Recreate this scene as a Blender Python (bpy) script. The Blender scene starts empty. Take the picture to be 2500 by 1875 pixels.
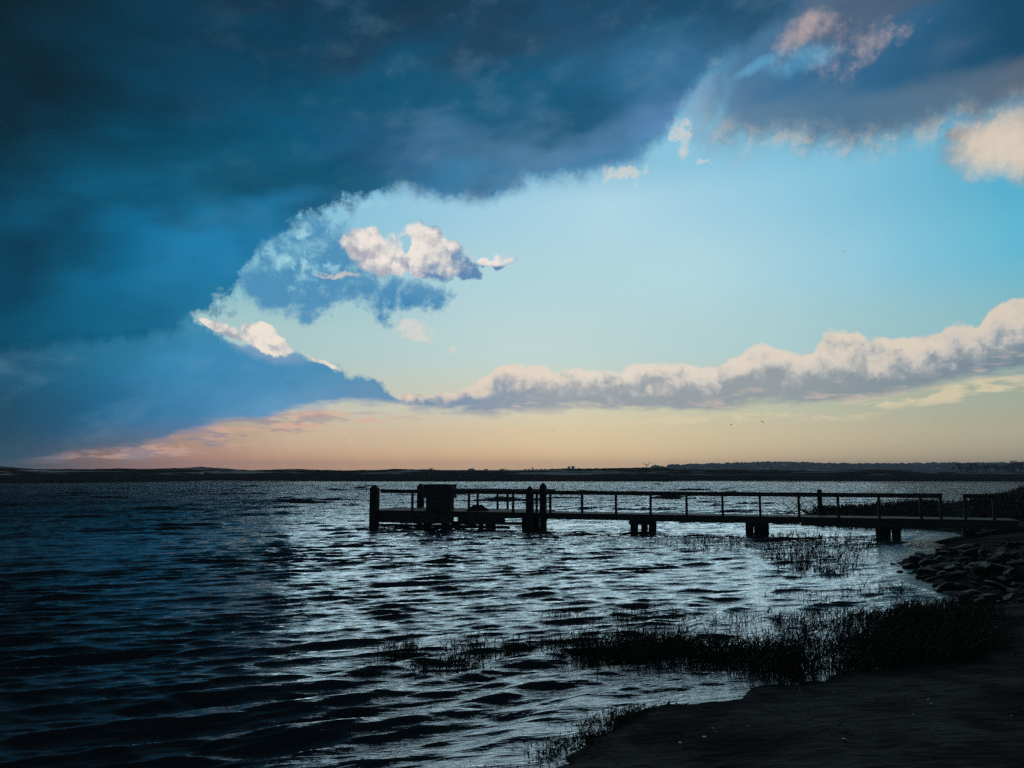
import bpy, bmesh, math, random
import numpy as np
from mathutils import Vector, Matrix

# ------------------------------------------------------------------ camera
SC = bpy.context.scene
COL = SC.collection
F_PX, W_PX, H_PX = 1888.0, 2500.0, 1875.0
EYE = 2.7
PITCH = math.atan((1148.0 - H_PX / 2) / F_PX)
cam_d = bpy.data.cameras.new('camera')
cam_d.sensor_width = 36.0
cam_d.lens = 36.0 * F_PX / W_PX
cam_d.clip_start = 0.1
cam_d.clip_end = 20000.0
cam = bpy.data.objects.new('camera', cam_d)
cam.location = (0, 0, EYE)
cam.rotation_euler = (math.pi / 2 + PITCH, 0, 0)
COL.objects.link(cam)
SC.camera = cam
SC.view_settings.view_transform = 'Standard'
SC.view_settings.look = 'None'
SC.view_settings.exposure = 0.0
SC.view_settings.gamma = 1.0
SC.cycles.max_bounces = 6
SC.cycles.use_denoising = False

def ray(px, py):
    x, u = (px - W_PX / 2) / F_PX, (H_PX / 2 - py) / F_PX
    c, s = math.cos(PITCH), math.sin(PITCH)
    return Vector((x, c - u * s, s + u * c))

def at(px, py, z=0.0):
    """world point of height z seen at a photograph pixel (for measuring the place)"""
    d = ray(px, py)
    t = (z - EYE) / d.z
    return Vector((d.x * t, d.y * t, z))

def atd(px, py, y):
    """world point at distance y seen at a photograph pixel"""
    d = ray(px, py)
    t = y / d.y
    return Vector((d.x * t, y, EYE + d.z * t))

def azel(dx, dy):
    """azimuth and elevation in degrees (dx, dy in the 2212 px wide view)"""
    d = ray(dx * 1.1302, dy * 1.1302).normalized()
    return math.degrees(math.atan2(d.x, d.y)), math.degrees(math.asin(d.z))

def lin(c, k=1.0):
    r = []
    for v in c[:3]:
        v = v / 255.0
        r.append((v / 12.92 if v <= 0.04045 else ((v + 0.055) / 1.055) ** 2.4) * k)
    return (r[0], r[1], r[2], 1.0)

# ------------------------------------------------------------------ node maths
class NB:
    def __init__(s, tree):
        s.t = tree
    def node(s, kind, **kw):
        n = s.t.nodes.new(kind)
        for k, v in kw.items():
            setattr(n, k, v)
        return n
    def put(s, sock, v):
        if isinstance(v, E): v = v.s
        if isinstance(v, bpy.types.NodeSocket): s.t.links.new(v, sock)
        else: sock.default_value = v
    def math(s, op, *a, clamp=False):
        n = s.node('ShaderNodeMath', operation=op, use_clamp=clamp)
        for i, v in enumerate(a): s.put(n.inputs[i], v)
        return E(s, n.outputs[0])
    def vmath(s, op, a, b=None, scale=None):
        n = s.node('ShaderNodeVectorMath', operation=op)
        s.put(n.inputs[0], a)
        if b is not None: s.put(n.inputs[1], b)
        if scale is not None: s.put(n.inputs['Scale'], scale)
        return E(s, n.outputs[0])
    def step(s, v, a, b, mode='SMOOTHSTEP'):
        n = s.node('ShaderNodeMapRange', interpolation_type=mode)
        s.put(n.inputs[0], v); n.inputs[1].default_value = a; n.inputs[2].default_value = b
        n.inputs[3].default_value = 0.0; n.inputs[4].default_value = 1.0
        return E(s, n.outputs[0])
    def xyz(s, x, y, z):
        n = s.node('ShaderNodeCombineXYZ')
        for i, v in enumerate((x, y, z)): s.put(n.inputs[i], v)
        return E(s, n.outputs[0])
    def noise(s, p, scale, detail=4, rough=0.5, dist=0.0, lac=2.0, kind='FBM', color=False, dim='2D'):
        n = s.node('ShaderNodeTexNoise', noise_dimensions=dim, noise_type=kind)
        s.put(n.inputs['Vector'], p)
        n.inputs['Scale'].default_value = scale; n.inputs['Detail'].default_value = detail
        n.inputs['Roughness'].default_value = rough; n.inputs['Lacunarity'].default_value = lac
        n.inputs['Distortion'].default_value = dist
        return E(s, n.outputs[1 if color else 0])
    def voro(s, p, scale, detail=2, rough=0.5, smooth=0.5, rand=1.0):
        n = s.node('ShaderNodeTexVoronoi', feature='SMOOTH_F1', voronoi_dimensions='2D')
        s.put(n.inputs['Vector'], p)
        n.inputs['Scale'].default_value = scale; n.inputs['Detail'].default_value = detail
        n.inputs['Roughness'].default_value = rough; n.inputs['Smoothness'].default_value = smooth
        n.inputs['Randomness'].default_value = rand
        n.normalize = True
        return E(s, n.outputs['Distance'])
    def ramp(s, v, pts, interp='LINEAR'):
        n = s.node('ShaderNodeValToRGB')
        cr = n.color_ramp; cr.interpolation = interp
        pts = sorted(pts, key=lambda p: p[0])
        while len(cr.elements) < len(pts): cr.elements.new(0.5)
        for e, (p, c) in zip(cr.elements, pts):
            e.position = min(1, max(0, p))
        for e, (p, c) in zip(cr.elements, pts): e.color = c
        s.put(n.inputs[0], v)
        return E(s, n.outputs[0])
    def curve(s, v, pts):
        n = s.node('ShaderNodeFloatCurve')
        c = n.mapping.curves[0]
        n.mapping.use_clip = False
        pts = sorted(pts)
        while len(c.points) < len(pts): c.points.new(0.5, 0.5)
        for q, (x, y) in zip(c.points, pts):
            q.location = (x, y); q.handle_type = 'AUTO_CLAMPED'
        n.mapping.update()
        s.put(n.inputs['Value'], v)
        return E(s, n.outputs[0])
    def mix(s, f, a, b):
        n = s.node('ShaderNodeMix', data_type='RGBA')
        s.put(n.inputs[0], f); s.put(n.inputs[6], a); s.put(n.inputs[7], b)
        return E(s, n.outputs[2])

class E:
    def __init__(e, nb, s): e.nb, e.s = nb, s
    def __add__(e, o): return e.nb.math('ADD', e, o)
    __radd__ = __add__
    def __sub__(e, o): return e.nb.math('SUBTRACT', e, o)
    def __rsub__(e, o): return e.nb.math('SUBTRACT', o, e)
    def __mul__(e, o): return e.nb.math('MULTIPLY', e, o)
    __rmul__ = __mul__
    def __truediv__(e, o): return e.nb.math('DIVIDE', e, o)
    def max(e, o): return e.nb.math('MAXIMUM', e, o)
    def min(e, o): return e.nb.math('MINIMUM', e, o)
    def clamp(e): return e.nb.math('ADD', e, 0.0, clamp=True)

# ------------------------------------------------------------------ sky
SUN_AZ, SUN_EL = 5.0, 8.5      # low in clear sky ahead of the camera, placed to light the water
world = bpy.data.worlds.new('World'); SC.world = world
world.use_nodes = True
wt = world.node_tree
wt.nodes.clear()
B = NB(wt)
AR, E0, ER = 45.0, -2.0, 46.0    # azimuth +-45 deg and elevation -2..44 deg mapped to 0..1
U = lambda x, y: ((azel(x, y)[0] + AR) / (2 * AR), (azel(x, y)[1] - E0) / ER)

tc = B.node('ShaderNodeTexCoord')
P = E(B, tc.outputs['Generated'])
sep = B.node('ShaderNodeSeparateXYZ'); B.put(sep.inputs[0], P)
X, Y, Z = (E(B, sep.outputs[i]) for i in range(3))
az = B.math('ARCTAN2', X, Y) * (180 / math.pi)
el = B.math('ARCSINE', Z) * (180 / math.pi)
u0 = (az + AR) / (2 * AR)
v0 = (el - E0) / ER
PS = B.xyz(az * 0.0174533, el * 0.0174533 * 1.0, Y * 0.6)     # radians on the sky

def warp(vec, scale, amt, detail=5, rough=0.55):
    n = B.vmath('SUBTRACT', B.noise(vec, scale, detail, rough, color=True), (0.5, 0.5, 0.5))
    sp = B.node('ShaderNodeSeparateXYZ'); B.put(sp.inputs[0], n)
    return E(B, sp.outputs[0]) * amt, E(B, sp.outputs[1]) * amt
wx1, wy1 = warp(PS, 16.0, 1.0, 6, 0.62)          # ragged
wx2, wy2 = warp(PS, 5.0, 1.0, 4, 0.5)           # broad
def wuv(a_fine, a_broad):
    """warped (u, v); amounts in degrees"""
    return (u0 + (wx1 * a_fine + wx2 * a_broad) / (2 * AR), v0 + (wy1 * a_fine + wy2 * a_broad) / ER)

def grid(rows, uu, vv):
    """smooth colour from rows of (dy, [(dx, rgb), ...])"""
    out = None
    rows = sorted(rows, key=lambda r: -r[0])
    prev = None
    for dy, pts in rows:
        col = B.ramp(uu, [(U(dx, dy)[0], lin(c)) for dx, c in pts], 'EASE' if len(pts) < 2 else 'LINEAR')
        v = U(1106, dy)[1]
        out = col if out is None else B.mix(B.step(vv, prev, v, 'SMOOTHSTEP'), out, col)
        prev = v
    return out

def edge(pts, uu):
    return B.curve(uu, [U(x, y) for x, y in pts])

DEG = ER  # v * ER = degrees
# clear sky
us, vs = wuv(0.4, 3.0)
clear = grid([
    (60, [(1500, (60, 150, 200)), (1750, (70, 160, 205)), (2212, (60, 120, 160))]),
    (350, [(500, (100, 180, 212)), (1500, (142, 203, 228)), (1900, (120, 192, 222)), (2212, (84, 172, 210))]),
    (450, [(700, (138, 200, 226)), (1300, (180, 220, 237)), (1700, (152, 209, 231)), (2212, (84, 178, 212))]),
    (600, [(500, (130, 196, 212)), (1000, (178, 216, 226)), (1500, (182, 221, 232)), (1900, (148, 207, 227)), (2212, (100, 190, 218))]),
    (750, [(600, (176, 208, 208)), (1100, (190, 219, 220)), (1700, (176, 212, 215)), (2212, (138, 192, 203))]),
    (880, [(300, (120, 140, 145)), (700, (205, 206, 192)), (1200, (212, 210, 186)), (1700, (192, 198, 176)), (2212, (168, 178, 160))]),
    (950, [(120, (80, 96, 108)), (330, (172, 142, 128)), (650, (216, 190, 162)), (1200, (222, 202, 168)), (1700, (208, 196, 164)), (2212, (182, 177, 152))]),
    (1005, [(40, (60, 80, 96)), (200, (150, 112, 110)), (400, (204, 147, 130)), (800, (234, 182, 140)), (1400, (230, 197, 156)), (2212, (178, 165, 138))]),
], us, v0)
# faint slanting beams low on the left
ang = B.math('ARCTAN2', az - azel(500, 0)[0], azel(0, 560)[1] * 1.0 - el)
beam = B.noise(B.xyz(ang * 3.0, 0.0, 0.0), 5.0, 3, 0.5)
bm = (B.step(el, 5.5, 1.0) * B.step(az, -26.0, -14.0)) * B.step(az, 10.0, -4.0)
clear = B.mix(bm * B.step(beam, 0.45, 0.72) * 0.12, clear, lin((242, 212, 176)))
nish = B.node('ShaderNodeTexSky', sky_type='NISHITA', sun_disc=False)
nish.sun_elevation = math.radians(SUN_EL); nish.sun_rotation = math.radians(SUN_AZ)
nsky = B.vmath('SCALE', E(B, nish.outputs[0]), scale=0.02)
clear = B.mix(0.08, clear, nsky)
sky = clear

# shared cloud relief: light comes from up and slightly left
puffP = B.vmath('ADD', PS, B.vmath('SCALE', B.vmath('SUBTRACT', B.noise(PS, 40.0, 4, 0.6, color=True), (0.5,) * 3), scale=0.030))
def relief(scale, detail, rough, off):
    a = B.voro(puffP, scale, detail, rough, 0.35)
    b = B.voro(B.vmath('ADD', puffP, off), scale, detail, rough, 0.35)
    return b - a, a
r1, h1 = relief(19.0, 3, 0.55, (0.004, 0.011, 0.0))
fb = B.noise(PS, 34.0, 5, 0.64)
fb2 = B.noise(B.vmath('ADD', PS, (-0.004, 0.008, 0.0)), 34.0, 5, 0.64)
rf = fb - fb2                      # > 0 on sides turned up
tilt = az * 0.0174533 * 0.25
soft = B.noise(B.xyz(az * 0.0174533 * 0.9, el * 0.0174533 * 1.9 - tilt, 0.0), 6.0, 3, 0.42)
soft2 = B.noise(B.xyz(az * 0.0174533 * 0.8 + 3.1, el * 0.0174533 * 2.0 - tilt + 1.3, 0.0), 10.0, 3, 0.42)

def ell(x, y, rx, ry, uu, vv, tilt=0.0):
    a0, e0 = azel(x, y)
    k = math.degrees(1.1302 / F_PX)
    da, de = (uu * (2 * AR)) - (a0 + AR), (vv * ER) - (e0 - E0)
    if tilt:
        c, s = math.cos(math.radians(tilt)), math.sin(math.radians(tilt))
        da, de = da * c + de * s, de * c - da * s
    da, de = da / (rx * k), de / (ry * k)
    return 1.0 - (da * da + de * de)

# low streaks over the horizon at the left and thin bands under the long cloud
ust, vst = wuv(0.5, 0.6)
PB = B.xyz(az * 0.0174533, el * 0.0174533 * 4.5, 0.3)
st = B.noise(PB, 17.0, 5, 0.6)
reg = (ell(520, 925, 270, 26, u0, v0, 7).max(ell(330, 966, 230, 30, u0, v0, 6)).max(ell(700, 900, 260, 16, u0, v0))).max(ell(1500, 905, 420, 14, u0, v0) * 0.7).max(ell(2000, 850, 260, 26, u0, v0, 4))
reg = B.step(reg, -0.3, 0.8)
stm = B.step(st + reg * 0.16, 0.58, 0.72) * reg
warm = B.mix(B.step(u0, U(600, 0)[0], U(1300, 0)[0]), lin((222, 176, 158)), lin((226, 210, 176)))
sky = B.mix(stm * 0.75, sky, warm)
st2 = B.noise(B.vmath('ADD', PB, (0.0, 0.035, 0.0)), 17.0, 5, 0.6)
sky = B.mix(B.step(st2 + reg * 0.14, 0.60, 0.74) * reg * B.step(u0, U(1100, 0)[0], U(500, 0)[0]) * 0.7, sky, lin((150, 140, 152)))

# L4 the long cumulus bank to the right
L4T = [(600, 930), (840, 880), (862, 850), (900, 852), (950, 850), (1000, 842), (1050, 815), (1090, 792), (1120, 796), (1160, 793), (1200, 801), (1250, 803),
       (1300, 797), (1340, 803), (1360, 785), (1450, 785), (1540, 790), (1600, 770), (1640, 745), (1690, 760), (1750, 760), (1780, 720), (1840, 722),
       (1890, 742), (1950, 735), (2010, 715), (2060, 700), (2120, 708), (2135, 670), (2170, 650), (2212, 643), (2500, 620)]
L4B = [(600, 800), (840, 868), (900, 886), (1000, 892), (1200, 892), (1400, 884), (1550, 888), (1650, 880), (1750, 872), (1850, 865), (1950, 848),
       (2050, 830), (2130, 815), (2212, 803), (2500, 790)]
u4, v4 = wuv(1.3, 0.3)
top4 = edge(L4T, u0 + wx1 * (0.9 / (2 * AR)))
bot4 = edge(L4B, u0)
puff = (0.5 - h1)
ft = (top4 - v4) * ER + puff * 1.3 - 0.1
fbm4 = (v0 - bot4) * ER + (soft - 0.5) * 1.2 + wy1 * 0.6 + (st - 0.5) * 1.6
m4 = B.step(ft, -0.05, 0.30) * B.step(fbm4, -0.25, 0.55)
thick = (top4 - bot4) * ER
hh = ((v4 - bot4) * ER) / (thick + 0.3)
lit = (hh * 1.5 - 0.44 + r1 * (0.8 + hh * 1.6) + rf * 0.8 + puff * 0.3 + (soft2 - 0.5) * 0.6).clamp()
dark4 = B.ramp(u0, [(U(840, 0)[0] * 0 + U(840, 880)[0], lin((112, 142, 178))), (U(1200, 880)[0], lin((156, 164, 172))), (U(1700, 870)[0], lin((150, 159, 163))), (U(2212, 820)[0], lin((118, 138, 152)))])
mid4 = lin((192, 190, 188))
lit4 = B.ramp(u0, [(U(850, 850)[0], lin((234, 210, 188))), (U(1300, 850)[0], lin((232, 220, 205))), (U(2212, 750)[0], lin((220, 206, 188)))])
c4 = B.mix(B.step(lit, 0.0, 0.62), dark4, B.mix(B.step(lit, 0.2, 1.0), mid4, lit4))
c4 = B.mix(B.step(st, 0.54, 0.70) * B.step(hh, 0.45, 0.1) * 0.55, c4, lin((222, 200, 184)))
sky = B.mix(m4 * 0.97, sky, c4)

# L3 broken cloud in the middle of the gap
u3, v3 = wuv(4.2, 1.2)
d3 = ell(640, 622, 165, 66, u3, v3).max(ell(590, 585, 110, 80, u3, v3)).max(ell(760, 600, 80, 60, u3, v3) * 0.8).max(ell(730, 560, 70, 70, u3, v3)).max(ell(560, 560, 70, 60, u3, v3)).max(ell(660, 500, 60, 50, u3, v3)).max(ell(830, 640, 60, 50, u3, v3) * 0.8)
m3 = B.step(d3 + (fb - 0.5) * 2.2, -0.15, 0.85)
sky = B.mix(m3 * 0.93, sky, B.mix(B.step(fb, 0.5, 0.68) * B.step(el, 13.2, 15.0), B.mix(B.step(v3, U(0, 720)[1], U(0, 560)[1]), lin((84, 150, 192)), lin((72, 140, 184))), lin((150, 205, 222))))
# pale tufts along its left and top
tf = ell(545, 572, 26, 32, u3, v3).max(ell(620, 572, 56, 20, u3, v3, -10)).max(ell(646, 495, 38, 26, u3, v3)).max(ell(790, 442, 48, 12, u3, v3)).max(ell(650, 625, 28, 34, u3, v3) * 0.5)
sky = B.mix(B.step(tf + (fb - 0.5) * 3.4, 0.0, 1.4) * 0.75, sky, lin((160, 214, 226)))
tf = ell(745, 596, 60, 12, u3, v3).max(ell(720, 603, 50, 7, u3, v3)).max(ell(735, 672, 30, 12, u3, v3, 20) * 0.7)
sky = B.mix(B.step(tf + (fb - 0.5) * 2.0, 0.1, 0.9) * 0.62, sky, lin((226, 206, 196)))
db = ell(925, 645, 62, 52, u3, v3).max(ell(850, 655, 40, 44, u3, v3) * 0.6)
sky = B.mix(B.step(db + (fb - 0.5) * 2.2, -0.15, 1.0) * 0.95, sky, B.mix(B.step(el, 11.5, 14.5), lin((58, 134, 182)), lin((96, 150, 188))))
# the sunlit puffs
up_, vp_ = wuv(3.0, 0.5)
pf = ell(800, 533, 66, 36, up_, vp_, -6).max(ell(930, 536, 70, 42, up_, vp_, -20)).max(ell(880, 574, 120, 24, up_, vp_, -4)).max(ell(1000, 570, 46, 26, up_, vp_, -14)).max(ell(1065, 560, 46, 10, up_, vp_, -5) * 0.55)
pf = pf - B.step(ell(876, 532, 17, 20, up_, vp_), 0.0, 1.0) * 0.9
mp = B.step(pf + (fb - 0.5) * 1.5 + puff * 0.7, -0.05, 0.65)
lp = (B.step(ell(875, 528, 150, 62, u0, v0, -6) + r1 * 2.0 + rf * 1.4 + wx1 * 1.2, -0.6, 0.9)).max(B.step(ell(1065, 558, 60, 20, u0, v0), 0.0, 0.6))
cp = B.mix(lp, B.mix(B.step(u0, U(820, 560)[0], U(960, 560)[0]), lin((168, 170, 184)), lin((94, 138, 178))), B.mix(B.step(r1 * 1.6 + rf * 1.2 + puff * 0.7, -0.45, 0.45), lin((172, 176, 186)), lin((240, 231, 222))))
sky = B.mix(mp, sky, cp)
sm = ell(893, 722, 40, 22, up_, vp_, -20).max(ell(968, 752, 26, 11, up_, vp_, -20) * 0.7).max(ell(910, 775, 10, 6, up_, vp_) * 0.5)
sky = B.mix(B.step(sm + (fb - 0.5) * 2.4, 0.05, 1.1) * 0.75, sky, lin((228, 216, 208)))

# L2 the blue wedge at the left, with a bright crest
L2T = [(-400, 500), (380, 600), (420, 690), (470, 712), (510, 735), (560, 742), (610, 752), (640, 768), (680, 780), (740, 805), (765, 822), (800, 824), (840, 845), (862, 864), (880, 900), (1000, 1100)]
L2B = [(-400, 1060), (-100, 1025), (0, 1008), (130, 985), (250, 974), (330, 957), (420, 930), (500, 914), (560, 908), (640, 886), (700, 878), (780, 872), (862, 872), (900, 860), (1000, 840)]
u2, v2 = wuv(1.2, 0.3)
t2 = (edge(L2T, u2) - v2) * ER + puff * 1.2 + (fb - 0.5) * 1.6
b2 = (v0 - edge(L2B, u0)) * ER + (st - 0.5) * 1.3
m2 = B.step(t2, -0.15, 0.45) * B.step(b2, -0.25, 0.55)
# crest
cr = ell(575, 738, 60, 22, u2, v2, -22).max(ell(568, 720, 28, 18, u2, v2)).max(ell(492, 716, 55, 11, u2, v2, -24)).max(ell(455, 698, 20, 8, u2, v2, -20)).max(ell(700, 784, 40, 5, u2, v2, -24) * 0.6)
mc = B.step(cr + puff * 1.0 + (fb - 0.5) * 1.2, 0.0, 0.5)
ccr = B.mix(B.step(r1 * 1.8 + rf * 1.5 + puff * 0.8, -0.5, 0.4), lin((160, 168, 182)), lin((242, 230, 216)))
sky = B.mix(mc * 0.95, sky, ccr)
c2 = grid([
    (700, [(0, (10, 70, 98)), (200, (22, 104, 142)), (420, (58, 136, 176)), (800, (80, 148, 186))]),
    (800, [(0, (14, 76, 106)), (200, (30, 112, 150)), (400, (48, 134, 178)), (600, (68, 143, 187)), (850, (84, 144, 180))]),
    (900, [(0, (20, 74, 100)), (200, (30, 104, 146)), (400, (58, 128, 174)), (600, (84, 148, 192)), (850, (120, 150, 186))]),
    (985, [(0, (36, 76, 98)), (150, (66, 92, 118)), (350, (110, 122, 146)), (600, (140, 150, 170))]),
], u0 + (soft - 0.5) * 0.05, v0 + (soft2 - 0.5) * 0.05)
n14 = B.noise(B.xyz(az * 0.0174533 * 0.9 + 2.0, el * 0.0174533 * 1.6 - tilt, 0.0), 13.0, 6, 0.56)
c2 = B.mix(B.step(n14, 0.5, 0.75) * 0.28, c2, B.mix(0.45, c2, lin((140, 180, 206))))
c2 = B.mix(B.step(n14, 0.5, 0.28) * 0.35, c2, B.mix(0.4, c2, lin((16, 80, 116))))
cshade = B.step(ell(580, 752, 90, 30, u2, v2, -16), -0.4, 1.0) * (B.step(v2, U(0, 790)[1], U(0, 745)[1]))
c2 = B.mix(cshade * 0.6, c2, lin((150, 172, 200)))
c2 = B.mix(B.step(soft, 0.48, 0.75) * 0.30, c2, B.mix(0.3, c2, lin((110, 180, 214))))
c2 = B.mix(B.step(t2, 0.5, 0.0) * 0.30, c2, lin((140, 190, 214)))
sky = B.mix(m2 * (1.0 - mc * B.step(t2, 2.0, 1.2)) * 0.98, sky, c2)

# L5 and L6: cloud at the upper right
u5, v5 = wuv(2.6, 2.0)
L5B = [(1300, -300), (1380, 60), (1450, 210), (1500, 270), (1552, 300), (1600, 316), (1700, 322), (1800, 322), (1850, 332), (1920, 318), (2000, 300), (2080, 285), (2212, 262), (2500, 260)]
f5 = (v5 - edge(L5B, u5)) * ER
uh, vh = wuv(1.4, 0.3)
hole = B.step(ell(1735, 128, 70, 24, uh, vh, 10).max(ell(1640, 142, 60, 12, uh, vh, 20)) + (fb - 0.5) * 2.0, -0.5, 1.6)
m5 = B.step(f5 + (fb - 0.5) * 2.4, -1.0, 2.0) * B.step(u5 + (fb - 0.5) * 0.03, U(1475, 200)[0], U(1625, 200)[0])
c5 = grid([
    (0, [(1600, (50, 96, 128)), (1800, (56, 86, 110)), (2000, (56, 82, 106)), (2212, (36, 62, 84))]),
    (110, [(1600, (70, 118, 154)), (1800, (84, 106, 132)), (2000, (68, 92, 118)), (2212, (30, 68, 96))]),
    (210, [(1550, (84, 124, 158)), (1700, (62, 112, 152)), (1950, (48, 100, 138)), (2212, (24, 74, 104))]),
    (300, [(1600, (96, 130, 158)), (1800, (78, 118, 148)), (2000, (84, 116, 142)), (2212, (88, 104, 122))]),
], u0 + (soft - 0.5) * 0.08, v0 + (soft2 - 0.5) * 0.12)
c5 = B.mix(B.step(f5, 2.6, 0.0) * 0.75, c5, B.mix(B.step(fb + rf * 0.8, 0.36, 0.72), lin((128, 156, 174)), lin((198, 200, 194))))
pk = ell(1735, 82, 62, 34, uh, vh, 22).max(ell(1850, 105, 70, 30, uh, vh, 10) * 0.3 - 0.1)
c5 = B.mix(B.step(pk + (fb - 0.5) * 2.6 + rf * 1.2, -0.6, 1.9) * 0.85, c5, lin((186, 168, 166)))
s5 = B.mix(B.step(ell(1530, 230, 70, 110, u5, v5, 20) + (fb - 0.5) * 2.0, -0.2, 1.3) * 0.75, sky, lin((128, 160, 188)))
s5 = B.mix(m5 * (1.0 - hole * 0.7), s5, c5)
sky = s5
u6, v6 = wuv(1.0, 0.6)
l6 = ell(2150, 310, 88, 66, u6, v6).max(ell(2240, 285, 100, 84, u6, v6)).max(ell(2085, 290, 34, 18, u6, v6))
sky = B.mix(B.step(l6 + puff * 0.5 + (fb - 0.5) * 0.9, -0.1, 0.9) * B.step(v0, U(0, 190)[1], U(0, 265)[1]) * 0.95, sky, B.mix(B.step(ell(2165, 325, 95, 85, u6, v6) + rf * 0.8, -0.3, 1.1), lin((128, 134, 144)), lin((222, 207, 188))))

# L1 the storm cloud
L1B = [(-400, 820), (0, 765), (200, 748), (350, 728), (425, 705), (462, 672), (515, 645), (532, 585), (585, 552), (630, 520), (655, 480), (740, 470), (790, 446), (830, 430),
       (900, 436), (960, 442), (1030, 450), (1100, 425), (1200, 402), (1270, 385), (1340, 355), (1400, 330), (1440, 300), (1460, 262), (1500, 215),
       (1540, 165), (1600, 118), (1660, 80), (1700, 45), (1780, -20), (1900, -130), (2212, -330)]
u1, v1 = wuv(2.2, 1.6)
e1 = edge(L1B, u1)
rag = B.step(u0, U(340, 500)[0], U(500, 500)[0]) * B.step(u0, U(900, 500)[0], U(760, 500)[0])
f1 = (v1 - e1) * ER + (fb - 0.5) * (rag * 4.0 + 1.6) + wy1 * rag * 2.0
m1 = B.step(f1 * (0.35 + soft * 1.5), -0.45, 1.2)
c1 = grid([
    (-150, [(0, (12, 26, 34)), (1100, (18, 38, 52)), (2212, (26, 42, 56))]),
    (0, [(0, (15, 34, 46)), (400, (18, 48, 68)), (800, (25, 58, 82)), (1200, (32, 68, 94)), (1500, (26, 80, 112)), (1750, (44, 84, 110)), (2212, (36, 62, 84))]),
    (220, [(0, (13, 36, 48)), (350, (13, 60, 84)), (800, (19, 82, 114)), (1200, (28, 92, 128)), (1550, (60, 114, 154))]),
    (330, [(0, (14, 42, 58)), (300, (10, 68, 94)), (650, (16, 86, 120)), (900, (44, 96, 136)), (1150, (78, 126, 162)), (1400, (88, 136, 182))]),
    (420, [(0, (12, 46, 62)), (300, (12, 78, 106)), (650, (22, 90, 122)), (900, (50, 112, 152)), (1200, (70, 132, 172))]),
    (560, [(0, (12, 62, 86)), (300, (18, 108, 150)), (500, (34, 126, 172)), (650, (50, 130, 180))]),
    (740, [(0, (8, 70, 98)), (300, (14, 98, 134)), (450, (34, 118, 158))]),
], u0 + (soft - 0.5) * 0.14, v0 + (soft2 - 0.5) * 0.16)
c1 = B.mix(B.step(soft2, 0.42, 0.72) * B.step(u0, U(200, 300)[0], U(900, 300)[0]) * 0.10, c1, B.mix(0.35, c1, lin((120, 160, 190))))
c1 = B.mix(B.step(soft, 0.56, 0.36) * 0.25, c1, B.mix(0.5, c1, lin((8, 40, 58))))
c1 = B.mix(B.step(n14, 0.50, 0.76) * B.step(u0, U(200, 300)[0], U(900, 300)[0]) * 0.30, c1, B.mix(0.4, c1, lin((130, 168, 194))))
c1 = B.mix(B.step(n14, 0.5, 0.25) * 0.30, c1, B.mix(0.5, c1, lin((6, 34, 50))))
c1 = B.mix(B.step(f1, 1.5, -0.1) * B.step(u0, U(560, 500)[0], U(760, 500)[0]) * B.step(u0, U(1640, 120)[0], U(1480, 200)[0]) * 0.55, c1, B.mix(B.step(fb + rf, 0.44, 0.62), lin((88, 150, 190)), lin((170, 205, 220))))
sky = B.mix(m1, sky, c1)
tf = ell(1345, 368, 62, 20, u3, v3, 14).max(ell(1480, 285, 34, 44, u3, v3) * 1.1).max(ell(1240, 412, 18, 6, u3, v3) * 0.7).max(ell(1532, 350, 22, 7, u3, v3, -15) * 0.8)
sky = B.mix(B.step(tf + (fb - 0.5) * 2.6 + rf * 1.5, 0.15, 1.2) * 0.72, sky, lin((214, 212, 206)))

# beyond the view an unseen dark cloud is added to keep the ground dim
over = B.step(el, 32.0, 42.0)
side = B.step(B.math('ABSOLUTE', az), 46.0, 75.0)
outer = B.mix(B.step(B.noise(P, 3.0, 3, 0.5, dim='3D'), 0.35, 0.65), lin((15, 25, 32)), lin((27, 42, 52)))
outer = B.mix(B.step(Y, 0.05, -0.45) * B.step(el, 24.0, 9.0), outer, lin((88, 108, 124)))  # pale low band added behind the camera to brighten faces turned towards it
sky = B.mix(over.max(side), sky, outer)
sky = B.mix(B.step(el, 0.0, -3.0), sky, lin((10, 16, 20)))

bg = B.node('ShaderNodeBackground')
B.put(bg.inputs[0], B.vmath('SCALE', sky, scale=10.0))
bg.inputs[1].default_value = 0.1
wo = B.node('ShaderNodeOutputWorld')
wt.links.new(bg.outputs[0], wo.inputs[0])
world.cycles.sampling_method = 'MANUAL'
world.cycles.sample_map_resolution = 512

# ------------------------------------------------------------------ sun lamp, widened and lowered to stand in for glow on the water
sl = bpy.data.lights.new('sun', 'SUN')
sl.energy = 0.92; sl.angle = math.radians(42); sl.color = (0.72, 0.92, 1.0)
sun = bpy.data.objects.new('sun', sl)
sd = Vector((math.sin(math.radians(SUN_AZ)) * math.cos(math.radians(SUN_EL)), math.cos(math.radians(SUN_AZ)) * math.cos(math.radians(SUN_EL)), math.sin(math.radians(SUN_EL))))
sun.rotation_euler = sd.to_track_quat('Z', 'Y').to_euler()
sun.location = (0, 60, 40)
COL.objects.link(sun)

# ------------------------------------------------------------------ materials
def material(name, build):
    m = bpy.data.materials.new(name); m.use_nodes = True
    m.node_tree.nodes.clear()
    nb = NB(m.node_tree)
    sh = build(nb)
    o = nb.node('ShaderNodeOutputMaterial'); nb.t.links.new(sh, o.inputs[0])
    return m

def principled(nb, color, rough=0.8, normal=None, spec=0.5, ior=1.45):
    p = nb.node('ShaderNodeBsdfPrincipled')
    nb.put(p.inputs['Base Color'], color); nb.put(p.inputs['Roughness'], rough)
    p.inputs['Specular IOR Level'].default_value = spec; p.inputs['IOR'].default_value = ior
    if normal is not None: nb.put(p.inputs['Normal'], normal)
    return p.outputs[0]

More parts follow.
